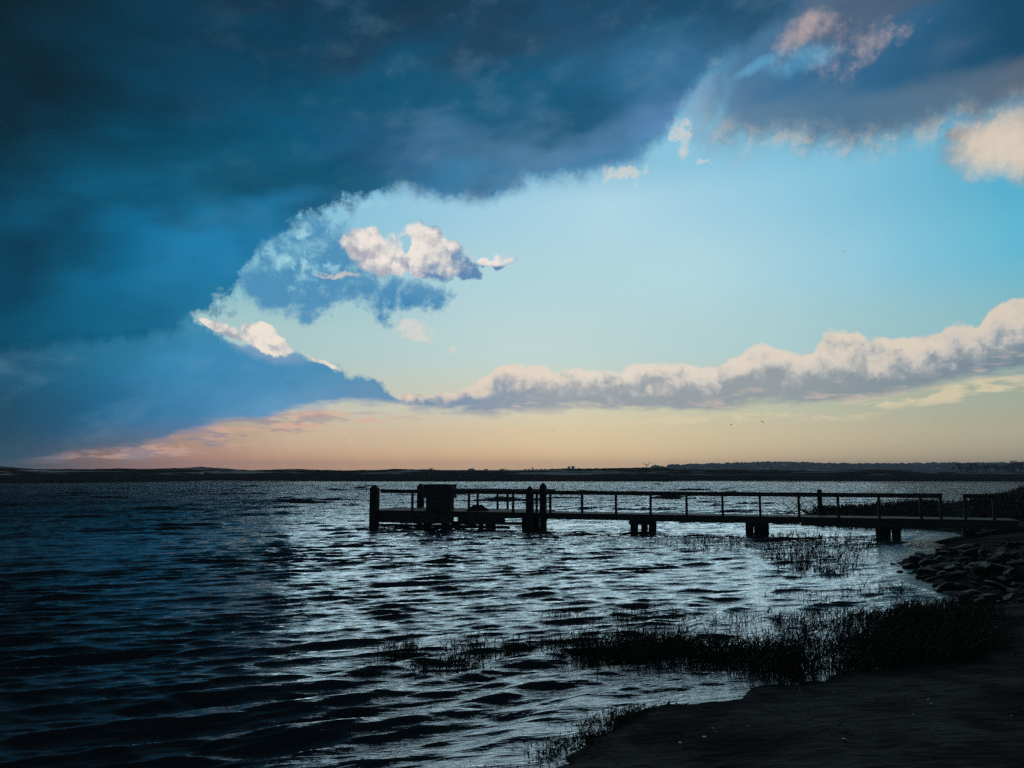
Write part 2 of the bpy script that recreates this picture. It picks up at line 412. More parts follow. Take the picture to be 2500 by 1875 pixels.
def bump(nb, h, strength, dist):
    b = nb.node('ShaderNodeBump')
    b.inputs['Strength'].default_value = strength; b.inputs['Distance'].default_value = dist
    nb.put(b.inputs['Height'], h)
    return b.outputs[0]

def c3(r, g, b): return (r, g, b, 1.0)

def m_wood(nb, dark, light):
    t = E(nb, nb.node('ShaderNodeTexCoord').outputs['Object'])
    st = nb.vmath('MULTIPLY', t, (1.0, 7.0, 7.0))
    n = nb.noise(st, 5.0, 5, 0.6, dim='3D'); k = nb.noise(t, 1.3, 3, 0.5, dim='3D')
    col = nb.mix(nb.step(n, 0.3, 0.7), dark, light)
    col = nb.mix(nb.step(k, 0.45, 0.7) * 0.5, col, c3(0.03, 0.034, 0.03))
    return principled(nb, col, 0.85, bump(nb, n, 0.5, 0.01), 0.2)
M_WOOD = material('weathered_wood', lambda nb: m_wood(nb, c3(0.045, 0.044, 0.042), c3(0.105, 0.10, 0.095)))
M_PILE = material('wet_pile_wood', lambda nb: m_wood(nb, c3(0.025, 0.026, 0.025), c3(0.065, 0.063, 0.06)))

def m_sand(nb):
    t = E(nb, nb.node('ShaderNodeTexCoord').outputs['Object'])
    rip = nb.noise(nb.vmath('MULTIPLY', t, (1.6, 5.0, 1.0)), 1.4, 5, 0.6, dist=0.4, dim='3D')
    fine = nb.noise(t, 60.0, 3, 0.6, dim='3D')
    blot = nb.noise(t, 0.8, 5, 0.6, dim='3D')
    col = nb.mix(nb.step(blot, 0.40, 0.62), c3(0.045, 0.044, 0.043), c3(0.11, 0.105, 0.10))
    col = nb.mix(nb.step(rip, 0.52, 0.66) * 0.6, col, c3(0.03, 0.03, 0.03))
    return principled(nb, col, 0.95, bump(nb, rip * 1.0 + fine * 0.06, 0.9, 0.06), 0.0)
M_SAND = material('dark_wet_sand', m_sand)

def m_blade(nb):
    oi = nb.node('ShaderNodeNewGeometry')
    r = E(nb, oi.outputs['Random Per Island'])
    return principled(nb, nb.mix(r, c3(0.03, 0.03, 0.022), c3(0.10, 0.088, 0.06)), 0.8, None, 0.15)
M_BLADE = material('dry_reed', m_blade)

def m_rock(nb):
    t = E(nb, nb.node('ShaderNodeTexCoord').outputs['Object'])
    n = nb.noise(t, 6.0, 6, 0.6, dim='3D')
    return principled(nb, nb.mix(n, c3(0.010, 0.010, 0.010), c3(0.04, 0.038, 0.036)), 0.75, bump(nb, n, 0.6, 0.05), 0.3)
M_ROCK = material('bank_rock', m_rock)
M_PALEROCK = material('pale_rock', lambda nb: principled(nb, c3(0.5, 0.5, 0.5), 0.6))

def m_dune(nb):
    g = nb.node('ShaderNodeNewGeometry')
    t = E(nb, g.outputs['Position'])
    sp = nb.node('ShaderNodeSeparateXYZ'); nb.put(sp.inputs[0], t)
    z = E(nb, sp.outputs[2])
    q = nb.vmath('MULTIPLY', t, (0.035, 0.05, 1.2))
    n = nb.noise(q, 1.0, 6, 0.62, dim='3D')
    v = nb.noise(t, 0.35, 5, 0.65, dim='3D')
    col = nb.mix(nb.step(v, 0.35, 0.65), c3(0.022, 0.018, 0.016), c3(0.058, 0.050, 0.044))
    patch = nb.step(n, 0.535, 0.60) * nb.step(z, 0.9, 1.6)
    col = nb.mix(patch, col, c3(0.55, 0.56, 0.56))
    return principled(nb, col, 1.0, None, 0.0)
M_DUNE = material('dune_grass_and_sand', m_dune)
M_WOODS = material('far_woods', lambda nb: principled(nb, nb.mix(E(nb, nb.node('ShaderNodeNewGeometry').outputs['Random Per Island']), c3(0.08, 0.10, 0.13), c3(0.13, 0.15, 0.18)), 0.95, None, 0.05))  # blue-grey tint of distant haze put into the woods' colour
M_LEAF = material('tree_leaves', lambda nb: principled(nb, nb.mix(E(nb, nb.node('ShaderNodeNewGeometry').outputs['Random Per Island']), c3(0.04, 0.045, 0.035), c3(0.10, 0.11, 0.08)), 0.9, None, 0.1))
M_BARK = material('bark', lambda nb: principled(nb, c3(0.04, 0.035, 0.03), 0.9, None, 0.1))
M_HWALL = material('painted_house_wall', lambda nb: principled(nb, c3(0.8, 0.82, 0.84), 0.8))
M_HWALL2 = material('shingle_house_wall', lambda nb: principled(nb, c3(0.45, 0.48, 0.5), 0.8))
M_HROOF = material('house_roof', lambda nb: principled(nb, c3(0.10, 0.11, 0.13), 0.8))
M_GLASS = material('window_glass', lambda nb: principled(nb, c3(0.02, 0.03, 0.04), 0.1))
def m_gull(nb):
    t = nb.node('ShaderNodeBsdfTranslucent'); t.inputs[0].default_value = (0.85, 0.85, 0.82, 1)
    mx = nb.node('ShaderNodeMixShader'); mx.inputs[0].default_value = 0.5
    nb.t.links.new(principled(nb, c3(0.85, 0.85, 0.85), 0.6), mx.inputs[1]); nb.t.links.new(t.outputs[0], mx.inputs[2])
    return mx.outputs[0]
M_GULL = material('white_feathers', m_gull)
M_BIRD = material('dark_feathers', lambda nb: principled(nb, c3(0.05, 0.05, 0.05), 0.8))
M_BUOY = material('buoy_paint', lambda nb: principled(nb, c3(0.75, 0.75, 0.75), 0.4))

def m_water(nb):
    g = nb.node('ShaderNodeNewGeometry')
    t = E(nb, g.outputs['Position'])
    # small wind ripples, long along the crests
    rot = nb.node('ShaderNodeVectorRotate', rotation_type='Z_AXIS')
    nb.put(rot.inputs[0], t); rot.inputs['Angle'].default_value = math.radians(-16)
    q = E(nb, rot.outputs[0])
    a = nb.noise(nb.vmath('MULTIPLY', q, (0.42, 2.3, 1.0)), 2.4, 3, 0.6, dist=0.25)
    b = nb.noise(nb.vmath('MULTIPLY', q, (0.5, 3.0, 1.0)), 6.5, 3, 0.62, dist=0.35)
    sp = nb.node('ShaderNodeSeparateXYZ'); nb.put(sp.inputs[0], t)
    out = nb.step(E(nb, sp.outputs[1]), 20.0, 110.0)
    c = nb.noise(nb.vmath('MULTIPLY', q, (0.22, 0.85, 1.0)), 1.1, 3, 0.6, dist=0.3)
    n1 = bump(nb, (a * 1.0 + b * 0.30) * (out * 3.2 + 0.22) + c * out * 12.0, 1.0, 0.10)
    lw = nb.node('ShaderNodeFresnel'); lw.inputs['IOR'].default_value = 1.38
    nb.t.links.new(n1, lw.inputs['Normal'])
    gl = nb.node('ShaderNodeBsdfGlossy'); gl.inputs['Roughness'].default_value = 0.025
    gl.inputs['Color'].default_value = (0.85, 0.95, 1.0, 1)
    nb.t.links.new(n1, gl.inputs['Normal'])
    df = nb.node('ShaderNodeBsdfDiffuse'); df.inputs['Color'].default_value = (0.055, 0.066, 0.072, 1)
    mx = nb.node('ShaderNodeMixShader')
    nb.put(mx.inputs[0], (E(nb, lw.outputs[0]) * 0.66 - 0.005).clamp().min(0.7)); nb.t.links.new(df.outputs[0], mx.inputs[1]); nb.t.links.new(gl.outputs[0], mx.inputs[2])
    return mx.outputs[0]
M_WATER = material('bay_water', m_water)

# ------------------------------------------------------------------ mesh helpers
class MB:
    def __init__(s): s.v, s.f = [], []
    def add(s, vs, fs):
        o = len(s.v); s.v += [tuple(v) for v in vs]; s.f += [tuple(o + i for i in f) for f in fs]
    def box(s, c, size, rz=0.0, bev=0.0, top=1.0):
        """box of centre c; with bev it is chamfered all round; top scales the upper face"""
        hx, hy, hz = size[0] / 2, size[1] / 2, size[2] / 2
        cr, sr = math.cos(rz), math.sin(rz)
        def T(x, y, z): return (c[0] + x * cr - y * sr, c[1] + x * sr + y * cr, c[2] + z)
        b = min(bev, hx * .9, hy * .9, hz * .9)
        if b <= 0:
            vs = [T(x * hx * (top if z > 0 else 1), y * hy * (top if z > 0 else 1), z * hz) for z in (-1, 1) for x, y in ((-1, -1), (1, -1), (1, 1), (-1, 1))]
            s.add(vs, [(3, 2, 1, 0), (4, 5, 6, 7), (0, 1, 5, 4), (1, 2, 6, 5), (2, 3, 7, 6), (3, 0, 4, 7)])
            return
        rings = []
        for z, k in ((-hz, b), (-hz + b, 0), (hz - b, 0), (hz, b)):
            ax, ay = hx - k, hy - k
            q = min(b, ax * .5, ay * .5)
            rings.append([T(*p, z) for p in ((-ax + q, -ay), (ax - q, -ay), (ax, -ay + q), (ax, ay - q), (ax - q, ay), (-ax + q, ay), (-ax, ay - q), (-ax, -ay + q))])
        vs = [p for r in rings for p in r]
        fs = [tuple(reversed(range(8))), tuple(range(24, 32))]
        for r in range(3):
            for i in range(8):
                j = (i + 1) % 8
                fs.append((r * 8 + i, r * 8 + j, (r + 1) * 8 + j, (r + 1) * 8 + i))
        s.add(vs, fs)
    def tube(s, pts, rads, n=6):
        pts = [Vector(p) for p in pts]
        vs, fs = [], []
        for i, p in enumerate(pts):
            d = (pts[min(i + 1, len(pts) - 1)] - pts[max(i - 1, 0)]).normalized()
            a = d.cross(Vector((0, 0, 1)) if abs(d.z) < 0.9 else Vector((1, 0, 0))).normalized(); b = d.cross(a)
            for k in range(n):
                t = 2 * math.pi * k / n
                vs.append(p + (a * math.cos(t) + b * math.sin(t)) * rads[i])
        for i in range(len(pts) - 1):
            for k in range(n):
                l = (k + 1) % n
                fs.append((i * n + k, i * n + l, (i + 1) * n + l, (i + 1) * n + k))
        fs.append(tuple(reversed(range(n)))); fs.append(tuple((len(pts) - 1) * n + k for k in range(n)))
        s.add(vs, fs)
    def build(s, name, mat, parent=None, loc=None, smooth=False):
        me = bpy.data.meshes.new(name); me.from_pydata(s.v, [], s.f); me.update()
        me.materials.append(mat)
        if smooth: me.polygons.foreach_set('use_smooth', [True] * len(me.polygons))
        o = bpy.data.objects.new(name, me); COL.objects.link(o)
        if parent is not None: o.parent = parent
        if loc is not None: o.location = loc
        return o

def empty(name, loc, rz=0.0):
    o = bpy.data.objects.new(name, None); o.location = loc; o.rotation_euler = (0, 0, rz); COL.objects.link(o)
    o.empty_display_size = 0.2
    return o

def tag(o, label=None, cat=None, group=None, kind=None):
    if label: o['label'] = label
    if cat: o['category'] = cat
    if group: o['group'] = group
    if kind: o['kind'] = kind
    return o

def grid_mesh(name, Xg, Yg, Zg, mat, smooth=True, keep=None):
    nr, nc = Xg.shape
    co = np.stack([Xg, Yg, Zg], -1).reshape(-1, 3).astype(np.float32)
    i = np.arange((nr - 1) * nc).reshape(nr - 1, nc)[:, :-1].ravel()
    f = np.stack([i, i + 1, i + nc + 1, i + nc], 1)
    if keep is not None:
        kf = keep.reshape(-1)
        f = f[kf[f].any(axis=1)]
    me = bpy.data.meshes.new(name)
    me.vertices.add(len(co)); me.vertices.foreach_set('co', co.ravel())
    me.loops.add(f.size); me.loops.foreach_set('vertex_index', f.ravel().astype(np.int32))
    me.polygons.add(len(f)); me.polygons.foreach_set('loop_start', np.arange(0, f.size, 4, dtype=np.int32))
    if smooth: me.polygons.foreach_set('use_smooth', np.ones(len(f), dtype=bool))
    me.update(calc_edges=True); me.validate()
    me.materials.append(mat)
    o = bpy.data.objects.new(name, me); COL.objects.link(o)
    return o

RNG = np.random.default_rng(7)
def fnoise(x, y, lam, seed, octaves=4, gain=0.5):
    """smooth value noise from hashed lattices, -1..1"""
    out = np.zeros_like(x, dtype=float); amp, tot = 1.0, 0.0
    for o in range(octaves):
        fx, fy = x / lam + 17.3 * o, y / lam - 9.1 * o
        ix, iy = np.floor(fx).astype(np.int64), np.floor(fy).astype(np.int64)
        tx, ty = fx - ix, fy - iy
        tx, ty = tx * tx * (3 - 2 * tx), ty * ty * (3 - 2 * ty)
        def h(a, b):
            n = (a * 374761393 + b * 668265263 + (seed + o) * 144269504) & 0xFFFFFFFF
            n = ((n ^ (n >> 13)) * 1274126177) & 0xFFFFFFFF
            return ((n ^ (n >> 16)) & 0xFFFF) / 32767.5 - 1.0
        v = (h(ix, iy) * (1 - tx) + h(ix + 1, iy) * tx) * (1 - ty) + (h(ix, iy + 1) * (1 - tx) + h(ix + 1, iy + 1) * tx) * ty
        out += v * amp; tot += amp; amp *= gain; lam *= 0.5
    return out / tot

# ------------------------------------------------------------------ shoreline
SH = [(1270, 1900), (1335, 1874), (1375, 1838), (1430, 1800), (1485, 1776), (1566, 1742), (1646, 1722), (1756, 1711), (1883, 1690), (1980, 1668), (2080, 1650), (2150, 1632),
      (2190, 1600), (2150, 1562), (2160, 1530), (2230, 1505), (2310, 1490), (2380, 1482), (2392, 1470), (2372, 1455), (2330, 1440), (2296, 1432),
      (2262, 1415), (2240, 1402), (2218, 1388), (2200, 1376), (2206, 1364), (2250, 1354), (2292, 1342), (2306, 1332), (2280, 1322), (2316, 1314), (2346, 1308), (2330, 1301),
      (2250, 1294), (2120, 1290), (2030, 1284), (1985, 1272), (1975, 1256), (2000, 1246), (2060, 1240), (2180, 1239), (2290, 1242), (2350, 1240), (2400, 1232), (2450, 1224), (2520, 1217)]
SHW = [(-40.0, -6.0), (-9.0, 3.2), (-3.2, 6.1)] + [(p.x, p.y) for p in (at(*q) for q in SH)] + [(70, 85), (110, 120), (400, 140), (400, -40), (-40, -40)]
SHW = np.array(SHW)
def sdist(x, y):
    """signed distance to the water's edge: positive on land"""
    sh = x.shape; x = x.ravel(); y = y.ravel()
    best = np.full(x.shape, 1e9); inside = np.zeros(x.shape, bool)
    n = len(SHW)
    for i in range(n):
        ax, ay = SHW[i]; bx, by = SHW[(i + 1) % n]
        dx, dy = bx - ax, by - ay
        t = np.clip(((x - ax) * dx + (y - ay) * dy) / (dx * dx + dy * dy), 0, 1)
        best = np.minimum(best, (x - ax - t * dx) ** 2 + (y - ay - t * dy) ** 2)
        c = ((ay > y) != (by > y))
        if ay != by:
            inside ^= c & (x < (bx - ax) * (y - ay) / (by - ay) + ax)
    return (np.sqrt(best) * np.where(inside, 1, -1)).reshape(sh)

def bank(x, y, d):
    """ground height from the distance to the water's edge"""
    near = np.exp(-(y / 26.0) ** 2)
    d = d + (fnoise(x, y, 1.1, 81, 3) * 0.38 + fnoise(x, y, 0.3, 83, 2) * 0.12) * near * np.exp(-(d / 1.6) ** 2)
    z = np.where(d > 0, 0.5 * (1 - np.exp(-d * 0.17)) + 0.035 * np.minimum(d, 14), 0.13 * d)
    # stony rise on the right, low sand further on
    rise = 1.0 / (1 + np.exp(-(x - 0.55 * y - 1.2) * 1.1)) * np.clip((y - 13) / 5, 0, 1) * np.clip(d / 1.2, 0, 1)
    z = z + rise * 0.40
    far = np.exp(-(((x - 44) / 9.0) ** 2 + ((y - 58) / 9.0) ** 2)) * np.clip(d / 3.0, 0, 1)
    z = z + 1.0 * far
    z = z + 0.55 * np.exp(-(((x - 22.5) / 3.2) ** 2 + ((y - 30.5) / 2.6) ** 2)) * np.clip(d / 2.0, 0, 1)
    low = np.exp(-(((x - 17) / 6.5) ** 2 + ((y - 40) / 13.0) ** 2))
    z = np.where(d > 0, z * (1 - 0.8 * low), z)
    n = fnoise(x, y, 2.6, 3, 5) * 0.07 + fnoise(x, y, 0.45, 9, 3) * 0.022
    n = n + (fnoise(x, y, 0.55, 71, 3) * 0.075) * np.exp(-((d + 0.25) / 0.7) ** 2) * near
    return np.maximum(z + n * np.clip(0.3 + np.abs(d) * 0.5, 0.3, 1.0), -1.5)

def stretch(lo, hi, f0, f1, fine, grow):
    v = list(np.arange(f0, f1, fine)); s = fine
    while v[-1] < hi: s *= grow; v.append(v[-1] + s)
    s = fine
    while v[0] > lo: s *= grow; v.insert(0, v[0] - s)
    return np.array(v)
gx = stretch(-60, 160, -3, 13, 0.05, 1.02); gy = stretch(-40, 140, 5, 17, 0.05, 1.02)
GX, GY = np.meshgrid(gx, gy)
GD = sdist(GX, GY)
GZ = bank(GX, GY, GD)
tag(grid_mesh('beach', GX, GY, GZ, M_SAND), 'dark wet sand beach sloping into the water at the right', kind='structure')
def ground_z(x, y):
    x = np.atleast_1d(np.asarray(x, float)); y = np.atleast_1d(np.asarray(y, float))
    return bank(x, y, sdist(x, y))

# ------------------------------------------------------------------ water with modelled waves
r = [3.0]
while r[-1] < 200: r.append(r[-1] + max(0.022, r[-1] * 0.0032))
while r[-1] < 2400: r.append(r[-1] * 1.05)
r = np.array(r)
ta = np.radians(np.concatenate([np.arange(-80, -42, 0.6), np.arange(-42, 42, 0.085), np.arange(42, 81, 0.6)]))
R, TA = np.meshgrid(r, ta, indexing='ij')
WX, WY = R * np.sin(TA), R * np.cos(TA)
WD = np.full(WX.shape, -50.0)
nearm = R < 75
WD[nearm] = sdist(WX[nearm], WY[nearm])
WZ = np.zeros_like(WX)
rw = np.random.default_rng(11)
jx = fnoise(WX, WY, 5.0, 21, 3) * 0.35; jy = fnoise(WX, WY, 5.0, 22, 3) * 0.35
HXd, HYd = np.zeros_like(WX), np.zeros_like(WX)
gust = 0.80 + 0.55 * fnoise(WX, WY, 6.0, 31, 3)
shel = np.clip(-WD / 1.0, 0.12, 1.0) * (1 - 0.45 / (1 + np.exp(-(WX - 0.30 * WY - 1.5) * 0.8)))
def add_wave(lam, deg, a, ph, fade=1.0):
    global WZ, HXd, HYd
    th = math.radians(deg); k = 2 * math.pi / lam
    arg = k * (math.cos(th) * (WX + jx) + math.sin(th) * (WY + jy)) + ph
    amp = a * gust * shel * fade
    WZ += amp * np.cos(arg)
    if a * k > 0.01:
        HXd -= amp * math.cos(th) * np.sin(arg) * 0.9; HYd -= amp * math.sin(th) * np.sin(arg) * 0.9
for k in range(46):                                 # short chop
    lam = 0.13 * (5.5 ** (k / 45.0))
    fade = np.clip(lam * 90 / np.maximum(R, 3) - 0.25, 0, 1)
    add_wave(lam, -74 + rw.normal(0, 14), 0.0088 * lam ** 0.95, rw.uniform(0, 6.283), fade)
for k in range(16):                                 # the waves one can follow with the eye
    lam = 0.50 * (2.7 ** (k / 15.0))
    add_wave(lam, -74 + rw.normal(0, 5), 0.0078 * (lam ** 0.75), rw.uniform(0, 6.283))
farw = np.clip((R - 28) / 30, 0, 1)
for k in range(14):                                 # steeper chop out in the bay
    lam = 1.3 * (3.6 ** (k / 13.0))
    add_wave(lam, -84 + rw.normal(0, 6), 0.012 * lam, rw.uniform(0, 6.283), farw)
for k in range(8):
    add_wave(rw.uniform(2.2, 4.5), -76 + rw.normal(0, 10), 0.005, rw.uniform(0, 6.283))
# wavelets running up the near beach, parallel to the water's edge
band = np.exp(-((-WD - 2.4) / 1.9) ** 2) * np.clip((20 - WY) / 6, 0, 1) * np.clip((WX + 7.0) / 2, 0, 1)
phs = (WD + fnoise(WX, WY, 2.4, 41, 2) * 0.35) * 2 * math.pi / 0.95
WZ += 0.085 * band * (np.exp(1.6 * (np.sin(phs) - 1)) - 0.35) * (0.9 + 0.8 * fnoise(WX, WY, 2.0, 43, 2))
farf = np.clip((200 - R) / 60, 0, 1)
WZ *= farf; WX = WX + HXd * farf; WY = WY + HYd * farf
tag(grid_mesh('water', WX, WY, WZ, M_WATER, keep=(WD < 2.5)), 'rippled dark bay water', kind='structure')

# ------------------------------------------------------------------ far shore
def crest_y(px):
    xs = [-400, 0, 60, 150, 280, 390, 470, 540, 620, 760, 900, 1000, 1080, 1240, 1330, 1400, 1560, 1700, 1900, 2050, 2200, 2300, 2500, 2900]
    ys = [1134, 1138, 1143, 1146, 1144, 1143.5, 1142.5, 1143, 1146, 1146.5, 1147.5, 1147.5, 1148.0, 1148.5, 1148, 1146, 1143, 1146, 1149, 1148, 1150, 1154, 1157, 1150]
    return np.interp(px, xs, ys)
def edge_y(px):
    return np.interp(px, [-800, 0, 300, 488, 500, 900, 1630, 1650, 2500, 3200], [1183, 1180, 1177.5, 1174, 1172.5, 1175, 1175.5, 1173.5, 1175.5, 1178])
ta2 = np.radians(np.arange(-52, 52, 0.05))
pxs = np.tan(ta2) * F_PX / math.cos(PITCH) + 1250
e_d = EYE * F_PX / (edge_y(pxs) - 1148)
rows = np.array([-0.05, 0.0, 0.03, 0.08, 0.15, 0.22, 0.30, 0.36, 0.42, 0.47, 0.52, 0.56, 0.60, 0.64, 0.68, 0.72, 0.76, 0.80, 0.84, 0.88, 0.92, 0.96, 1.0, 1.1, 1.25, 1.5, 2.2, 4.0, 9.0, 25.0])
Dm = e_d[None, :] + rows[:, None] * 130.0
FX, FY = np.tan(ta2)[None, :] * Dm, Dm
top = EYE + (1148 - crest_y(pxs)) * (e_d + 130) / F_PX
prof = np.interp(rows, [-0.05, 0, 0.03, 0.3, 0.36, 0.55, 1.0, 1.2, 25], [-0.4, -0.02, 0.12, 0.22, 0.28, 0.62, 1.0, 0.8, 0.3])
FZ = prof[:, None] * top[None, :]
FZ += fnoise(FX, FY, 22.0, 51, 4) * 0.75 * np.clip((rows - 0.3) * 2.2, 0, 1)[:, None] + fnoise(FX, FY, 3.0, 53, 3) * 0.13 * np.clip(rows * 4, 0, 1)[:, None]
tag(grid_mesh('dunes', FX, FY, FZ, M_DUNE), 'low dark dunes and marsh across the bay', kind='structure')

# wooded ridge far behind on the right
hp = [1000, 1180, 1330, 1600, 1660, 1750, 1850, 1920, 2000, 2200, 2350, 2500, 3000]
hy = [1149, 1147.5, 1146, 1142, 1137, 1133, 1131, 1129.5, 1133.5, 1133.5, 1132, 1131, 1131]
ta3 = np.radians(np.arange(-8, 50, 0.04)); px3 = np.tan(ta3) * F_PX / math.cos(PITCH) + 1250
RD = 1500.0
rr = np.array([0, 60, 130, 220, 330, 450, 600, 900, 1600])
HX = np.tan(ta3)[None, :] * (RD - 350 + rr)[:, None]; HY = np.repeat((RD - 350 + rr)[:, None], len(ta3), 1)
ht = EYE + (1148 - np.interp(px3, hp, hy)) * RD / F_PX
HZ = np.interp(rr, [0, 60, 350, 900, 1600], [0.02, 0.15, 0.93, 0.95, 0.4])[:, None] * ht[None, :] + fnoise(HX, HY, 90, 61, 3) * 1.2
tag(grid_mesh('hills', HX, HY, HZ, M_WOODS), 'low wooded ridge on the horizon at the right', kind='structure')
def blob(mb, c, rx, rz, rnd, n=7, m=4):
    vs, fs = [], []
    for j in range(m + 1):
        ph = math.pi * j / m
        for i in range(n):
            t = 2 * math.pi * i / n
            k = 1 + rnd.uniform(-0.25, 0.25)
            vs.append((c[0] + rx * math.sin(ph) * math.cos(t) * k, c[1] + rx * math.sin(ph) * math.sin(t) * k, c[2] + rz * math.cos(ph) * k))
    for j in range(m):
        for i in range(n):
            l = (i + 1) % n
            fs.append((j * n + i, (j + 1) * n + i, (j + 1) * n + l, j * n + l))
    mb.add(vs, fs)
rn = random.Random(5)
mb = MB()
for _ in range(2600):
    i = rn.randrange(len(ta3)); j = rn.randrange(1, 6)
    if px3[i] < 1300: continue
    s = rn.uniform(3, 6.5) * (0.45 if px3[i] < 1620 else 1.0)
    blob(mb, (HX[j, i] + rn.uniform(-20, 20), HY[j, i] + rn.uniform(-40, 40), HZ[j, i] + s * 0.15 - 0.6), s * 1.4, s * 0.62, rn)
tag(mb.build('woods', M_WOODS), 'dark woods covering the far ridge at the right', kind='stuff')

# ------------------------------------------------------------------ reeds
def poly_pts(poly, n, rnd, dens=None):
    xs = [p[0] for p in poly]; ys = [p[1] for p in poly]
    out = []
    while len(out) < n:
        x, y = rnd.uniform(min(xs), max(xs)), rnd.uniform(min(ys), max(ys))
        c = False
        for i in range(len(poly)):
            (ax, ay), (bx, by) = poly[i], poly[(i + 1) % len(poly)]
            if (ay > y) != (by > y) and x < (bx - ax) * (y - ay) / (by - ay) + ax: c = not c
        if c: out.append((x, y))
    return out

def reed_patch(name, polys, hgt, seed, label, width=0.0065, lean=0.4, clump=0.5, bent=0.35, gaps=0.8):
    rnd = random.Random(seed); mb = MB()
    pts = []
    for poly, n in polys:
        q = poly_pts(poly, max(4, n // 7), rnd)
        for (x, y) in q:
            w = at(x, y, 0)
            gap = float(fnoise(np.array([w.x]), np.array([w.y]), 0.9, seed, 2)[0])
            if name == 'reeds' and gap < -0.05 and rnd.random() < gaps: continue
            k = rnd.randint(2, 12)
            sp = rnd.uniform(0.03, clump * 0.5)
            for _ in range(k):
                pts.append((w.x + rnd.gauss(0, sp), w.y + rnd.gauss(0, sp)))
    gz = ground_z([p[0] for p in pts], [p[1] for p in pts])
    for (x, y), g in zip(pts, gz):
        z0 = max(g, -0.12) - 0.03
        h = hgt * rnd.uniform(0.35, 1.0) * (1.45 if rnd.random() < 0.06 else 1.0) * (0.8 if name == 'reeds' and rnd.random() < 0.5 else 1.0)
        a = rnd.gauss(0.4, 1.4); ln = abs(rnd.gauss(0, lean)) * h
        dx, dy = math.cos(a) * ln, math.sin(a) * ln
        w = width * rnd.uniform(0.9, 2.3)
        p = [Vector((x, y, z0)), Vector((x + dx * .3, y + dy * .3, z0 + h * .45)), Vector((x + dx * .75, y + dy * .75, z0 + h * .8)), Vector((x + dx * 1.2, y + dy * 1.2, z0 + h))]
        if rnd.random() < bent:      # snapped stem with the top hanging over
            b = rnd.uniform(0.3, 0.8); a2 = rnd.uniform(0, 6.28); L = h * (1 - b) * rnd.uniform(0.5, 1.1); q = Vector((x + dx * b, y + dy * b, z0 + h * b))
            p = [p[0], q, q + Vector((math.cos(a2) * L * .8, math.sin(a2) * L * .5, rnd.uniform(-0.6, 0.25) * L))]
        mb.tube(p, [w * 0.5 * f for f in ([1, .9, .7, .3] if len(p) == 4 else [1, .9, .4])], 3)
        if rnd.random() < 0.45:      # a blade off the stem
            q = p[1]; a2 = rnd.uniform(0, 6.28); L = h * rnd.uniform(.25, .6)
            mb.tube([q, q + Vector((math.cos(a2) * L * .35, math.sin(a2) * L * .35, L * .55)), q + Vector((math.cos(a2) * L * .8, math.sin(a2) * L * .8, L * .5))], [w * .5, w * .45, w * .15], 3)
    return tag(mb.build(name, M_BLADE), label, kind='stuff')

reed_patch('reeds', [([(1385, 1590), (1440, 1570), (1560, 1560), (1650, 1570), (1900, 1575), (1960, 1600), (1950, 1660), (1700, 1640), (1500, 1628), (1400, 1612)], 3600),
                     ([(1500, 1572), (1650, 1568), (1700, 1600), (1560, 1618)], 1300),
                     ([(1270, 1580), (1400, 1575), (1400, 1602), (1270, 1600)], 170)], 0.52, 1, 'ragged dark reeds standing in the shallows nearest the middle of the view', lean=0.6, bent=0.45, gaps=0.35)
reed_patch('reeds', [([(1330, 1495), (1500, 1490), (1700, 1502), (1760, 1520), (1600, 1522), (1330, 1512)], 560), ([(1700, 1500), (1930, 1500), (1900, 1530), (1700, 1528)], 420)],
           0.34, 2, 'thin band of reed stems in open water behind the nearest reeds', clump=0.5, gaps=0.3)
reed_patch('reeds', [([(915, 1585), (1010, 1575), (1015, 1605), (925, 1605)], 480), ([(1090, 1575), (1250, 1570), (1250, 1598), (1095, 1600)], 420), ([(1010, 1615), (1170, 1612), (1175, 1640), (1020, 1640)], 420), ([(880, 1600), (1200, 1560), (1250, 1640), (950, 1650)], 160)],
           0.36, 3, 'sparse reed stubble farthest left in the waves', clump=0.35, gaps=0.35)
reed_patch('reeds', [([(1870, 1500), (2000, 1490), (2200, 1492), (2380, 1500), (2450, 1530), (2460, 1600), (2380, 1640), (2150, 1640), (1960, 1600), (1880, 1560)], 7000),
                     ([(1880, 1600), (2150, 1600), (2150, 1650), (1900, 1665)], 500)],
           0.34, 4, 'dense black mass of reeds on the mud at the right', lean=0.45, width=0.008, clump=0.4, gaps=0.35)
reed_patch('reeds', [([(1850, 1310), (1960, 1300), (2150, 1312), (2210, 1330), (2100, 1345), (2060, 1400), (1960, 1410), (1890, 1380), (1850, 1340)], 4200), ([(1570, 1315), (1860, 1312), (1880, 1345), (1700, 1350), (1580, 1335)], 900)],
           0.36, 5, 'patch of short reeds in the water just in front of the pier', width=0.012, clump=0.8, gaps=0.3)
reed_patch('reeds', [([(2060, 1430), (2200, 1420), (2215, 1450), (2120, 1462), (2080, 1455)], 420), ([(1880, 1440), (2050, 1445), (2060, 1470), (1880, 1470)], 160), ([(2200, 1470), (2380, 1468), (2390, 1490), (2200, 1495)], 500)],
           0.30, 6, 'broken tufts of reeds in the bright cove by the stony bank', width=0.009, gaps=0.3)
reed_patch('marsh_grass', [([(1990, 1244), (2290, 1244), (2310, 1290), (2000, 1286)], 4200)], 0.42, 7, 'low marsh grass on the mud under and behind the pier', width=0.03, clump=1.6)
reed_patch('marsh_grass', [([(2380, 1262), (2500, 1235), (2500, 1300), (2400, 1290)], 2600)], 0.40, 17, 'clump of dark grass burying the landward end of the pier', width=0.03, clump=1.2)
